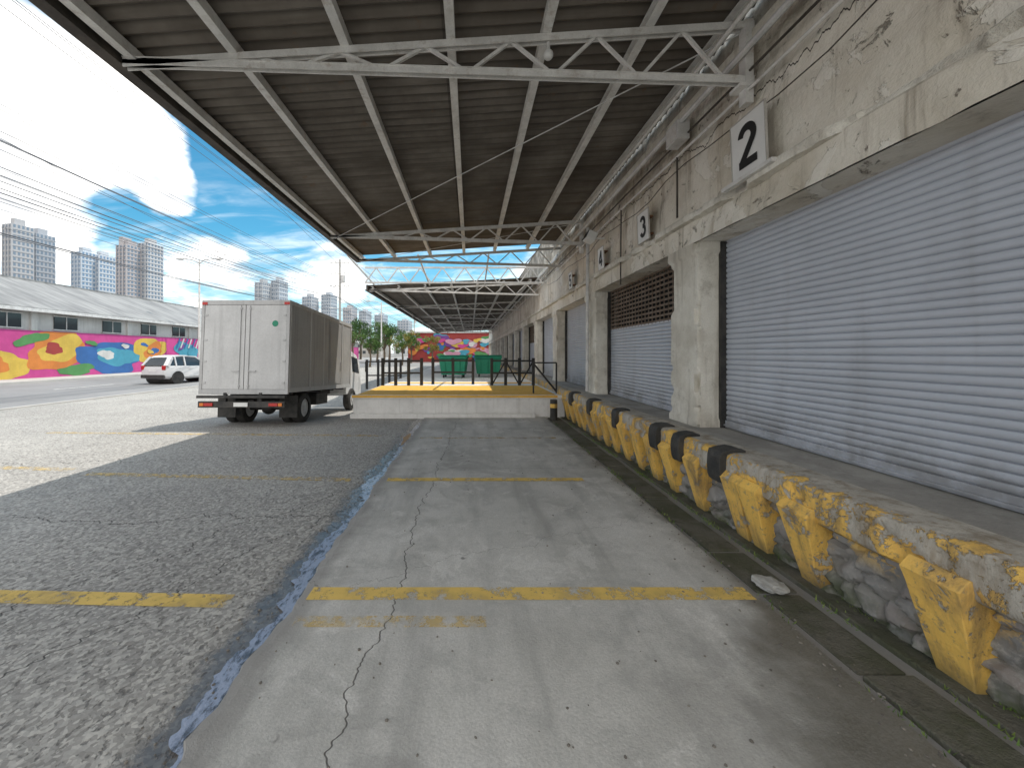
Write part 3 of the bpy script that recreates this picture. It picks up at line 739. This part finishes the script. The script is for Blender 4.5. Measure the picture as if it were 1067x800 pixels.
# ---------------------------------------------------------------- truck
tk=empty('box_truck',(-5.18,8.75,0),(math.radians(-3.4),0,math.radians(-1.2)),label='pale grey boxy delivery truck with weathered rear doors, parked',category='truck'); tk.scale=(.89,.89,.89)
def mk_tbox(name,c,s=.45):
    return weather(name,c,tuple(x*.88 for x in c),.55,1.2,0,.1,streak=s,dirt=tuple(x*.5 for x in c),grain=25,dirtamt=.3)
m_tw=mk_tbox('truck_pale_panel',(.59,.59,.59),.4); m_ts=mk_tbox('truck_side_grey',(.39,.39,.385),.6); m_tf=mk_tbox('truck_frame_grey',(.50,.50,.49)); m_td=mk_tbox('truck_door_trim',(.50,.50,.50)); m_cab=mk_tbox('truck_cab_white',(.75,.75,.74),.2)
def wheel(parent,x,y,z,r,wd,name='wheel'):
    e=bpy.data.objects.new(name,None); col.objects.link(e); e.parent=parent; e.location=(x,y,z)
    m=M(); prof=[(-wd/2,r*.62),(-wd/2,r*.9),(-wd*.38,r),(wd*.38,r),(wd/2,r*.9),(wd/2,r*.62)]
    n_=28; vs=[(px,pr*math.cos(2*math.pi*k/n_),pr*math.sin(2*math.pi*k/n_)) for k in range(n_) for px,pr in prof]
    P=len(prof); fs=[(k*P+i,k*P+i+1,((k+1)%n_)*P+i+1,((k+1)%n_)*P+i) for k in range(n_) for i in range(P-1)]
    m.add(vs,fs); m.build('tyre',m_rubber,parent=e,smooth=True)
    m=M(); m.tube([(-wd*.35,0,0),(wd*.35,0,0)],r*.62,20); m.tube([(-wd*.45,0,0),(wd*.45,0,0)],r*.2,10)
    m.build('rim',m_steel2,parent=e,smooth=True)
    return e
BW=1.15;BL=4.75;Z0=.92;Z1=3.27
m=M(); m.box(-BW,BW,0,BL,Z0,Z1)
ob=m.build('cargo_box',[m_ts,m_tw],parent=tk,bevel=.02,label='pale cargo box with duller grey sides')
for x in (-BW,BW):
    m=M(); s=1 if x>0 else -1
    a,b=sorted((x,x+s*.02))
    m.box(a,b,-.01,BL+.01,Z1-.09,Z1+.015); m.box(a,b,-.01,BL+.01,Z0-.02,Z0+.1)
    for yy in (.0,1.2,2.15,3.75,BL-.07): m.box(a,b,yy,yy+.06,Z0+.1,Z1-.09)
    m.build('side_rail',m_tf,parent=tk,bevel=.004)
m=M(); m.box(BW,BW+.018,2.6,3.7,Z0+.14,Z1-.16); m.box(BW+.018,BW+.03,2.66,2.70,Z0+.3,Z1-.3); m.box(BW+.018,BW+.04,3.58,3.62,1.5,1.8); m.build('side_door',mk_tbox('truck_side_door_grey',(.34,.34,.335)),parent=tk,bevel=.004,label='grey side door in the cargo box')
m=M()
m.box(-BW-.01,BW+.01,-.06,-.0,Z1-.1,Z1+.02); m.box(-BW-.01,BW+.01,-.06,0,Z0-.06,Z0+.06)
m.box(-BW-.01,-BW+.07,-.06,0,Z0+.06,Z1-.1); m.box(BW-.07,BW+.01,-.06,0,Z0+.06,Z1-.1)
m.build('rear_frame',m_td,parent=tk,bevel=.006)
for s in (-1,1):
    a,b=sorted((s*.008,s*(BW-.075)))
    d=bpy.data.objects.new('rear_door',None); col.objects.link(d); d.parent=tk; d['label']='tall pale rear cargo door with lock rods'
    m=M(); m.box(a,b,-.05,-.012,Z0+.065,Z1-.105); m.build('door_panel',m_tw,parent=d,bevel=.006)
    m=M()
    for xx in (s*.12,):
        m.tube([(xx,-.062,Z0+.08),(xx,-.062,Z1-.12)],.010,8)
        for zz in (Z0+.15,Z1-.2): m.box(xx-.03,xx+.03,-.072,-.05,zz-.02,zz+.02)
    m.bar((s*.12,-.078,1.45),(s*.32,-.078,1.45),.015,.03)
    m.build('lock_rod',m_td,parent=d)
    m=M()
    for zz in (1.15,1.7,2.25,2.9): m.box(s*(BW-.12)-.04,s*(BW-.12)+.04,-.062,-.05,zz-.025,zz+.025)
    m.build('hinge',m_td,parent=d)
    m=M(); m.box(*sorted((s*(BW-.14),s*(BW-.0))),-.07,-.06,Z1-.10,Z1-.03); m.build('marker_light',m_red,parent=tk)
m=M(); m.disc((.78,-.056,2.68),.08,'y',24); m.build('round_sticker',[m_green],parent=tk,fixn=False,label='small round green sticker on the door')
m=M(); m.box(-.35,-.28,.1,6.3,.66,.84); m.box(.28,.35,.1,6.3,.66,.84)
for yy in (.3,1.2,2.2,3.2,4.2): m.box(-1.08,1.08,yy,yy+.07,.84,.92)
m.tube([(-.9,1.2,.42),(.9,1.2,.42)],.07,10); m.ico((0,1.2,.42),.2,0,2)
m.box(.45,.9,2.3,3.2,.42,.78); m.box(-.9,-.5,2.4,3.1,.42,.78)
m.build('chassis',m_rail,parent=tk)
m=M(); m.box(-1.12,1.12,-.12,-.02,.52,.68); m.box(-.5,-.42,-.08,0,.6,.9); m.box(.42,.5,-.08,0,.6,.9); m.box(-1.14,1.14,-.16,-.07,.76,.83); m.build('rear_bumper',m_rail,parent=tk,bevel=.01)
for s in (-1,1):
    m=M(); m.box(*sorted((s*.72,s*.95)),-.15,-.121,.56,.64); m.build('tail_light',m_red,parent=tk,bevel=.006)
    m=M(); m.box(*sorted((s*.96,s*1.06)),-.15,-.121,.56,.64); m.build('tail_light',m_orange,parent=tk,bevel=.006)
    m=M(); m.box(*sorted((s*.6,s*1.1)),.62,.64,.2,.8); m.build('mud_flap',m_rubber,parent=tk)
m=M(); m.box(-.18,.18,-.145,-.121,.55,.65); m.build('licence_plate',m_white,parent=tk)
for s in (-1,1):
    wheel(tk,s*.93,1.2,.42,.42,.25); wheel(tk,s*.64,1.2,.42,.42,.25,name='inner_wheel'); wheel(tk,s*.93,5.35,.42,.42,.26)
cab=bpy.data.objects.new('cab',None); col.objects.link(cab); cab.parent=tk
m=M()
def cabsec(y,w,z0,z1,wt): return [(-w,y,z0),(w,y,z0),(w,y,z0+(z1-z0)*.5),(wt,y,z1),(-wt,y,z1),(-w,y,z0+(z1-z0)*.5)]
secs=[cabsec(4.82,.98,.62,2.28,.9),cabsec(5.6,.98,.62,2.32,.9),cabsec(6.35,.98,.5,2.2,.86),cabsec(6.62,.96,.5,1.9,.9),cabsec(6.75,.95,.5,1.35,.93)]
vs=[p for s_ in secs for p in s_]; fs=[(j*6+i,j*6+(i+1)%6,(j+1)*6+(i+1)%6,(j+1)*6+i) for j in range(4) for i in range(6)]+[tuple(range(6)),tuple(range(24,30))]
m.add(vs,fs); m.build('cab_body',m_cab,parent=cab,bevel=.03)
for s in (-1,1):
    m=M(); m.quad((s*.985,5.5,1.5),(s*.985,6.35,1.45),(s*.93,6.25,2.05),(s*.925,5.5,2.12)); m.build('side_window',m_glass,parent=cab,fixn=False)
    m=M(); m.bar((s*.98,6.4,1.9),(s*1.25,6.5,1.9),.03,.03); m.box(*sorted((s*1.2,s*1.32)),6.46,6.5,1.5,1.95); m.build('mirror',m_rail,parent=cab)
    m=M(); m.box(*sorted((s*.6,s*.9)),6.75,6.78,.75,.95); m.build('headlight',m_white,parent=cab)
m=M(); m.quad((-.84,6.50,2.08),(.84,6.50,2.08),(.92,6.77,1.4),(-.92,6.77,1.4)); m.build('windshield',m_glass,parent=cab,fixn=False)

# ---------------------------------------------------------------- car
def car(x,y,rot,lab,sc=1):
    e=empty('parked_car',(x,y,0),(0,0,rot),label=lab,category='car'); e.scale=(sc,sc,sc)
    mp=flat('car_white_paint',(.72,.72,.72),.25)
    st=[(0.0,.70,.44,.84),(.04,.80,.36,1.0),(.14,.86,.33,1.07),(.40,.90,.30,1.09),(1.2,.91,.28,1.07),(2.4,.91,.28,1.04),(3.0,.90,.28,1.02),(3.5,.88,.30,.97),(3.8,.84,.33,.88),(3.98,.76,.38,.78),(4.08,.66,.44,.66)]
    m=M(); vs=[]
    for (yy,w_,zb,zt) in st:
        vs+=[(-w_*.85,yy,zb),(w_*.85,yy,zb),(w_,yy,zb+.12),(w_*1.01,yy,(zb+zt)/2+.05),(w_*.97,yy,zt-.05),(w_*.86,yy,zt),(-w_*.86,yy,zt),(-w_*.97,yy,zt-.05),(-w_*1.01,yy,(zb+zt)/2+.05),(-w_,yy,zb+.12)]
    K=10; fs=[(j*K+i,j*K+(i+1)%K,(j+1)*K+(i+1)%K,(j+1)*K+i) for j in range(len(st)-1) for i in range(K)]+[tuple(range(K)),tuple(range((len(st)-1)*K,len(st)*K))]
    m.add(vs,fs); m.build('body',mp,parent=e,smooth=True,bevel=.01)
    st=[(.08,.80,1.06),(.42,.67,1.54),(.62,.65,1.64),(1.1,.65,1.69),(1.7,.65,1.68),(2.2,.64,1.60),(3.05,.80,1.03)]
    m=M(); vs=[]
    for (yy,w_,z) in st: vs+=[(-w_,yy,z),(-w_*.6,yy,z+.03 if z>1.1 else z),(w_*.6,yy,z+.03 if z>1.1 else z),(w_,yy,z)]
    fs=[(j*4+i,j*4+i+1,(j+1)*4+i+1,(j+1)*4+i) for j in (1,2,3,4) for i in range(3)]
    m.add(vs,fs); 
    for s in (-1,1):
        m.bar((s*.8,.14,1.05),(s*.67,.52,1.57),.22,.2); m.bar((s*.8,3.0,1.03),(s*.66,2.18,1.61),.07,.08)
        for yy in (.75,1.35,): m.bar((s*.82,yy,1.04),(s*.67,yy,1.63),.07,.08)
        m.bar((s*.67,.6,1.62),(s*.66,1.2,1.67),.06,.06); m.bar((s*.66,1.2,1.67),(s*.65,2.2,1.61),.06,.06)
    m.build('roof',mp,parent=e,smooth=True)
    m=M(); m.quad((-.72,.07,1.10),(.72,.07,1.10),(.60,.39,1.52),(-.60,.39,1.52)); m.build('rear_window',m_glass,parent=e,fixn=False)
    m=M(); m.quad((-.78,3.02,1.04),(.78,3.02,1.04),(.63,2.22,1.59),(-.63,2.22,1.59)); m.build('windshield',m_glass,parent=e,fixn=False)
    for s in (-1,1):
        m=M(); m.add([(s*.80,.25,1.07),(s*.80,2.95,1.03),(s*.665,2.2,1.59),(s*.67,1.2,1.64),(s*.675,.58,1.57)],[(0,1,2,3,4)]); m.build('side_window',m_glass,parent=e,fixn=False)
        m=M(); m.box(*sorted((s*.62,s*.82)),-.0,.1,.84,1.10); m.build('tail_light',m_red,parent=e,bevel=.02)
        m=M(); m.ico((s*.98,2.75,1.06),.1,0,2,(1,.6,.7)); m.build('mirror',mp,parent=e,smooth=True)
        m=M(); m.box(*sorted((s*.915,s*.93)),1.5,1.65,.88,.91); m.build('handle',m_steel,parent=e)
        wheel(e,s*.80,.78,.34,.34,.22); wheel(e,s*.80,3.3,.34,.34,.22)
    for yy in (.78,3.3):
        m=M(); m.tube([(-.93,yy,.36),(.93,yy,.36)],.40,20); m.build('wheel_arch',m_rail,parent=e)
    m=M(); m.box(-.80,.80,-.04,.08,.36,.56); m.build('rear_bumper',m_rail,parent=e,bevel=.03)
    m=M(); m.box(-.25,.25,-.02,.0,.74,.86); m.build('licence_plate',m_white,parent=e)
car(-17.3,20.9,math.radians(-10),'white compact utility car with dark windows on the street',.93)
car(-15.9,42,math.radians(0),'white car far along the street near trees')

# ---------------------------------------------------------------- opposite warehouse with mural
ow=empty('street_warehouse',(-27.8,30,0),label='long low grey warehouse with colourful mural wall',category='warehouse')
inv=Matrix.Translation((27.8,-30,0))
def och(m,name,mat,**p):
    o=m.build(name,mat,**p); o.parent=ow; o.matrix_parent_inverse=inv; return o
m_ow=weather('grey_painted_wall',(.60,.60,.58),(.48,.48,.46),.85,.5,streak=.4,dirt=(.25,.25,.24))
m=M(); m.box(-42,-27.8,8,95,0,4.5); m.box(-41,-34,8.0,95,4.5,6.9); och(m,'wall',m_ow)
n=N('grey_metal_roof'); X,Y,Z=n.sep()
rb=n.math('SINE',n.math('MULTIPLY',Y,9.)); cc=n.mix(n.ss(n.noise(.3,5,.6,n.map((1,3,1))),.35,.65),(.30,.30,.295),(.19,.19,.19)); cc=n.mix(n.ss(rb,.7,1.,0.,.3),cc,(.10,.10,.10))
m_or=n.out(cc,.7,.1)
m=M(); m.hexa([(-27.2,7,4.42),(-27.2,96,4.42),(-27.2,96,4.55),(-27.2,7,4.55)],[(-33.6,7,7.1),(-33.6,96,7.1),(-33.6,96,7.25),(-33.6,7,7.25)]); m.box(-43,-33.4,7,96,7.0,7.3)
och(m,'roof',m_or,label='sloping grey sheet metal roof')
m=M(); m.box(-27.3,-27.15,7,96,4.3,4.5); och(m,'gutter',m_steel2)
for k in range(24):
    y=12+k*3.4
    m=M(); m.box(-27.79,-27.72,y,y+1.5,3.3,4.15,1); m.box(-27.79,-27.70,y-.06,y+1.56,3.24,3.3); m.box(-27.79,-27.70,y-.06,y+1.56,4.15,4.21); m.box(-27.79,-27.69,y+.73,y+.77,3.3,4.15)
    och(m,'window',[m_steel2,m_glass])
for k in range(13):
    m=M(); y=10.6+k*6.8; m.box(-27.8,-27.66,y,y+.35,3.14,4.45); och(m,'pilaster',m_ow)
mc={}
for nm,c in dict(pink=(.56,.07,.27),orange=(.64,.22,.05),yellow=(.64,.45,.08),blue=(.04,.14,.38),cyan=(.07,.32,.44),green=(.09,.27,.09),purple=(.18,.06,.28),white=(.62,.62,.6),red=(.34,.05,.045),light=(.55,.28,.38)).items():
    mc[nm]=weather('mural_'+nm,c,tuple(x*.8 for x in c),.85,1.,0,.1,streak=.25,dirt=tuple(x*.5+.05 for x in c))
names=list(mc); idx={k:i for i,k in enumerate(names)}
m=M(); m.box(-27.8,-27.66,8,95,.12,3.14,idx['pink'])
rr=random.Random(5); lay=0
def ell(cy,cz,ry,rz,c,a=0,lim=(.14,3.12)):
    global lay
    lay+=1; x=-27.655+.0012*lay; vs=[]; ph=rr.uniform(0,6)
    for k in range(40):
        t=2*math.pi*k/40; wob=1+.18*math.sin(2*t+ph)+.12*math.sin(3*t+ph*2)+.06*math.sin(7*t)
        u=ry*math.cos(t)*wob; v=rz*math.sin(t)*wob
        yy=cy+u*math.cos(a)-v*math.sin(a); zz=cz+u*math.sin(a)+v*math.cos(a)
        vs.append((x,yy,min(max(zz,lim[0]),lim[1])))
    m.add(vs,[tuple(range(40))],idx[c])
for (cy,cz,ry,rz,c,a) in [(22.6,1.0,1.6,.85,'yellow',0),(22.2,1.0,.9,.5,'orange',0),(25.8,1.9,2.2,1.15,'orange',.2),(26.0,2.0,1.5,.75,'yellow',.2),(25.5,2.0,.6,.35,'red',0),(29.6,1.35,2.8,1.15,'blue',-.2),(30.2,1.45,1.8,.7,'cyan',-.2),(29.2,1.6,.6,.35,'white',0),(27.0,.55,1.3,.35,'green',0),(33.2,2.0,1.8,.95,'yellow',.3),(33.5,1.95,1.1,.55,'orange',.3),(33.6,1.9,.4,.3,'blue',0),(35.5,.9,2.0,.6,'purple',.1),(24.2,2.6,.9,.35,'green',.3),(37.5,1.8,1.5,.95,'cyan',0)]:
    ell(cy,cz,ry,rz,c,a)
for k in range(34):
    cy=rr.uniform(20,80); c=rr.choice(names); ell(cy,rr.uniform(.7,2.5),rr.uniform(.3,1.6 if cy>38 else .5),rr.uniform(.15,.6 if cy>38 else .2),c,rr.uniform(-.8,.8))
for k in range(10):
    y=36+k*.5; lay+=1; x=-27.655+.0012*lay
    m.quad((x,y,2.2),(x,y+.18,2.2),(x,y+.6,3.1),(x,y+.42,3.1),idx[['blue','white'][k%2]])
och(m,'mural',[mc[k] for k in names],fixn=False,label='bright pink orange and blue abstract wall mural')
fm=empty('painted_wall',(-1,74,0),label='distant building wall painted red, yellow and blue',category='wall')
m=M(); m.box(-11,12,0,8,0,5.6,idx['red'])
for k in range(90):
    cx=rr.uniform(-10.3,10); cz=rr.uniform(.6,5.0); c=rr.choice(['yellow','blue','orange','cyan','light','purple','pink','green','purple','white']); r=rr.uniform(.3,1.0); vs=[]; ph=rr.uniform(0,6)
    for j in range(24):
        t=2*math.pi*j/24; wb=1+.3*math.sin(2*t+ph)+.2*math.sin(3*t)
        vs.append((min(max(cx+r*1.3*wb*math.cos(t),-10.9),11.9),-.01-.004*k,min(cz+r*.7*wb*math.sin(t),5.55)))
    m.add(vs,[tuple(range(24))],idx[c])
m.build('painted_face',[mc[k] for k in names],parent=fm,fixn=False)
m=M(); m.box(-11.3,12.3,-.3,8.3,5.6,5.9); m.build('coping',m_steel2,parent=fm)

# ---------------------------------------------------------------- towers
def tower(px,ptop,pw,Y,wallc,winc,floors,cols,extra=0,depth=13,lab='pale high-rise apartment tower with rows of windows'):
    X=(px-490)/400*Y; Wd=pw/400*Y*.66; Z=H+(368-ptop)/400*Y
    e=empty('apartment_tower',(X,Y,0),(0,0,math.radians(-12)),label=lab,category='tower',group='high-rise towers on the skyline')
    wallc=tuple(.58*c+.42*h for c,h in zip(wallc,(.48,.57,.68))); winc=tuple(.58*c+.42*h for c,h in zip(winc,(.36,.47,.60)))  # distance haze painted in: wall and window colours blended toward blue-grey
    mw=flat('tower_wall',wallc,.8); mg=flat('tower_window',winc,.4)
    m=M(); m.box(-Wd/2,Wd/2,0,depth,0,Z); m.box(-Wd*.2,Wd*.25,depth*.2,depth*.7,Z,Z+Z*.05)
    if extra: m.box(-Wd/2,-Wd*.1,depth*.1,depth*.6,Z,Z*1.08)
    fh=Z/floors
    for k in range(floors): m.box(-Wd/2-.25,Wd/2+.25,-.4,depth*.9,k*fh,k*fh+.35)
    for c in range(0,cols+1,2):
        x=-Wd/2+Wd*c/cols; m.box(x-.35,x+.35,-.7,.0,0,Z)
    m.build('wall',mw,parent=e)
    m=M()
    for k in range(floors):
        z0=k*fh+fh*.35; z1=k*fh+fh*.9
        for c in range(cols):
            x=-Wd/2+Wd*(c+.18)/cols; x2=-Wd/2+Wd*(c+.82)/cols
            m.quad((x,-.05,z0),(x2,-.05,z0),(x2,-.05,z1),(x,-.05,z1))
        for c in range(5):
            y0=depth*(c+.2)/5; y1=depth*(c+.75)/5
            m.quad((Wd/2+.05,y0,z0),(Wd/2+.05,y1,z0),(Wd/2+.05,y1,z1),(Wd/2+.05,y0,z1))
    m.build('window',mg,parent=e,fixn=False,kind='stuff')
tower(8,233,20,300,(.48,.42,.37),(.12,.14,.17),24,6)
tower(33,243,18,320,(.40,.38,.37),(.12,.14,.17),22,5,lab='grey high-rise apartment tower with rows of windows')
tower(-30,225,24,300,(.45,.44,.42),(.12,.14,.17),24,6)
tower(80,262,20,330,(.62,.65,.68),(.10,.22,.38),24,6,lab='white and blue high-rise tower with window bands')
tower(99,266,18,340,(.66,.67,.68),(.10,.22,.38),22,6,lab='white and blue high-rise tower with window bands')
tower(127,255,20,300,(.46,.36,.30),(.08,.12,.18),28,6,1,lab='beige brown high-rise tower with blue glazing')
tower(149,253,18,310,(.62,.57,.52),(.08,.12,.18),28,5,lab='beige brown high-rise tower with blue glazing')
tower(270,294,14,380,(.55,.53,.50),(.15,.17,.2),18,4)
tower(287,292,14,390,(.60,.60,.60),(.15,.17,.2),18,4)
tower(320,309,16,420,(.58,.56,.54),(.15,.17,.2),16,4)
tower(340,307,16,430,(.62,.62,.62),(.15,.17,.2),18,4)
tower(362,320,14,430,(.58,.5,.45),(.15,.17,.2),14,4)
tower(378,324,12,440,(.66,.66,.65),(.15,.17,.2),14,4)
tower(395,328,14,450,(.55,.56,.58),(.15,.17,.2),12,4)
tower(420,334,18,460,(.6,.58,.56),(.15,.17,.2),12,4)
tower(235,322,30,260,(.52,.5,.47),(.15,.17,.2),8,6,lab='low pale apartment block with rows of windows')
# ---------------------------------------------------------------- poles, lamps, cables
def pole(x,y,h):
    e=empty('utility_pole',(x,y,0),label='concrete utility pole with crossarms carrying many cables',category='utility pole',group='utility poles')
    m=M(); m.tube([(0,0,0),(0,0,h)],[.17,.1],12); m.build('pole_shaft',m_pave,parent=e,smooth=True)
    for z in (h-.4,h-1.6,h-3):
        m=M(); m.bar((-1.1,0,z),(1.1,0,z),.08,.08)
        for k in (-1,-.5,.5,1): m.tube([(k,0,z+.05),(k,0,z+.22)],.05,8)
        m.build('crossarm',m_steel,parent=e)
    m=M(); m.tube([(.35,0,h-2.6),(.35,0,h-1.8)],.25,12); m.build('transformer',m_steel2,parent=e,smooth=True)
PY=[-14,43,100]
for y in PY: pole(-14.6,y,12.2)
rc=random.Random(3)
specs=[]
for i in range(22):
    z=rc.choice([10.8,10.2,9.6,9.6,8.6,8.1,7.8,7.5,7.2,6.9,6.6,6.4]); specs.append((-14.6+rc.uniform(-1.1,1.1),z+rc.uniform(-.1,.1),rc.uniform(.4,1.4),rc.choice([.008,.010,.011,.016])))
for x,z in [(-13.6,12.6),(-14.1,12.9),(-13.3,11.9)]: specs.append((x,z,.35,.012))
for (x,z,sag,r) in specs:
    m=M(); pts=[]
    for a,b in zip(PY[:-1],PY[1:]):
        for k in range(14):
            t=k/14; pts.append((x,a+(b-a)*t,z-4*sag*t*(1-t)))
    pts.append((x,PY[-1],z)); m.tube(pts,r,5); m.build('power_cable',m_cable,smooth=True,label='dark overhead cable sagging between street poles',category='cable',group='overhead cables above the street')
for a,b in [((-14.6,-14,10.8),(-22,60,9)),((-12,-14,13.4),(-13.6,43,12.2)),((-9.5,-5,12.5),(-14,43,11)),((-30,10,12),(-14.6,43,8.2))]:
    m=M(); pts=[tuple(Vector(a).lerp(Vector(b),k/16)-Vector((0,0,1.2*4*(k/16)*(1-k/16)*.4))) for k in range(17)]
    m.tube(pts,.012,5); m.build('power_cable',m_cable,smooth=True,label='dark service cable crossing above the street',category='cable',group='overhead cables above the street')
def lamp(x,y,h,dbl):
    e=empty('street_lamp',(x,y,0),label='tall grey street lamp with %s'%('two curved arms' if dbl else 'a single arm'),category='street lamp',group='street lamps')
    m=M(); m.tube([(0,0,0),(0,0,h)],[.13,.07],10); m.build('post',m_steel,parent=e,smooth=True)
    for s in ((-1,1) if dbl else (-1,)):
        m=M(); m.tube([(0,0,h-.3),(s*.5,0,h+.05),(s*1.5,0,h+.15)],.045,8); m.build('arm',m_steel,parent=e,smooth=True)
        m=M(); m.ico((s*1.8,0,h+.12),.38,0,2,(1,.45,.28)); m.build('lamp_head',m_steel2,parent=e,smooth=True)
lamp(-25.4,36,10.4,True); lamp(-12.5,54,8.9,False); lamp(-25.4,75,10.4,True)
# ---------------------------------------------------------------- trees
m_bark=weather('bark',(.12,.09,.06),(.18,.14,.1),.95,8,0,.5)
G=((.03,.08,.015),(.05,.12,.025)); G2=((.07,.15,.03),(.11,.20,.04)); Yg=((.22,.22,.05),(.30,.26,.06))
lmat={}
def lm(c):
    if c not in lmat: lmat[c]=mk_leafm('leaf_green',*c)
    return lmat[c]
def tree(x,y,h,r,ca,cb,lab):
    e=empty('tree',(x,y,0),label=lab,category='tree',group='street trees')
    m=M(); th=h*.45
    m.tube([(0,0,0),(.1,.05,th*.5),(.05,0,th),(0,0,h*.8)],[h*.035,h*.028,h*.022,h*.008],9)
    cl=[]
    for i in range(9):
        a=U(0,6.28); q=Vector((math.cos(a)*r*U(.3,.8),math.sin(a)*r*U(.3,.8),th+U(.1,.95)*(h-th)))
        m.tube([(0.03,0,th*U(.75,1.1)),tuple(q*.55+Vector((0,0,th*.4))),tuple(q)],[h*.015,h*.01,h*.004],6); cl.append(q)
    m.build('trunk',m_bark,parent=e,smooth=True)
    m=M()
    for i in range(9): a=U(0,6.28); cl.append(Vector((math.cos(a)*r*U(.1,.9),math.sin(a)*r*U(.1,.9),th+U(0,1)*(h-th))))
    for q in cl:
        cr=r*U(.2,.36); mi=0 if R()<.5 else 1
        for k in range(90):
            d=Vector((random.gauss(0,1),random.gauss(0,1),random.gauss(0,.8))).normalized()*cr*U(.5,1.05); p=q+d
            a=Vector((random.gauss(0,1),random.gauss(0,1),random.gauss(0,1))).normalized()*h*.022; b=a.cross(Vector((R(),R(),R()))).normalized()*h*.014
            m.add([p-a,p+b,p+a,p-b],[(0,1,2,3)],mi)
    m.build('crown',[lm(ca),lm(cb)],parent=e,fixn=False)
for (x,y,h,r,a,b) in [(-12.3,47,4.2,1.5,G,G2),(-9.6,54,4.4,1.7,G2,Yg),(-13.5,60,6,2.3,G,G2),(-10.2,66,5.5,2.,G2,Yg),(-6.8,68,4.6,1.6,Yg,Yg),(-17,70,6.5,2.6,G,G2),(-24,78,8,3.4,G,G2),(-28,98,9,4,G,G2),(-20,95,9,4,G,G2)]:
    tree(x,y,h,r,a,b,'leafy green street tree with an uneven crown')
x=-160
while x<60:
    wd=U(10,22); e=empty('distant_building',(x,170,0),label='low pale distant building with a flat roof',category='building',group='low buildings behind the street')
    hh=U(6,13) if x<-60 else U(5,9); m=M(); m.box(0,wd,0,12,0,hh); m.box(-.2,wd+.2,-.2,12,hh,hh+.5); m.build('wall',flat('far_wall',random.choice([(.5,.5,.48),(.44,.42,.39),(.52,.54,.54)]),.8),parent=e)
    m=M(); k=1.
    while k<wd-1.5:
        for z in fr(1.5,hh-1.5,3): m.quad((k,-.05,z),(k+1.4,-.05,z),(k+1.4,-.05,z+1.3),(k,-.05,z+1.3))
        k+=2.6
    m.build('window',m_glass,parent=e,fixn=False,kind='stuff'); x+=wd+U(1,6)
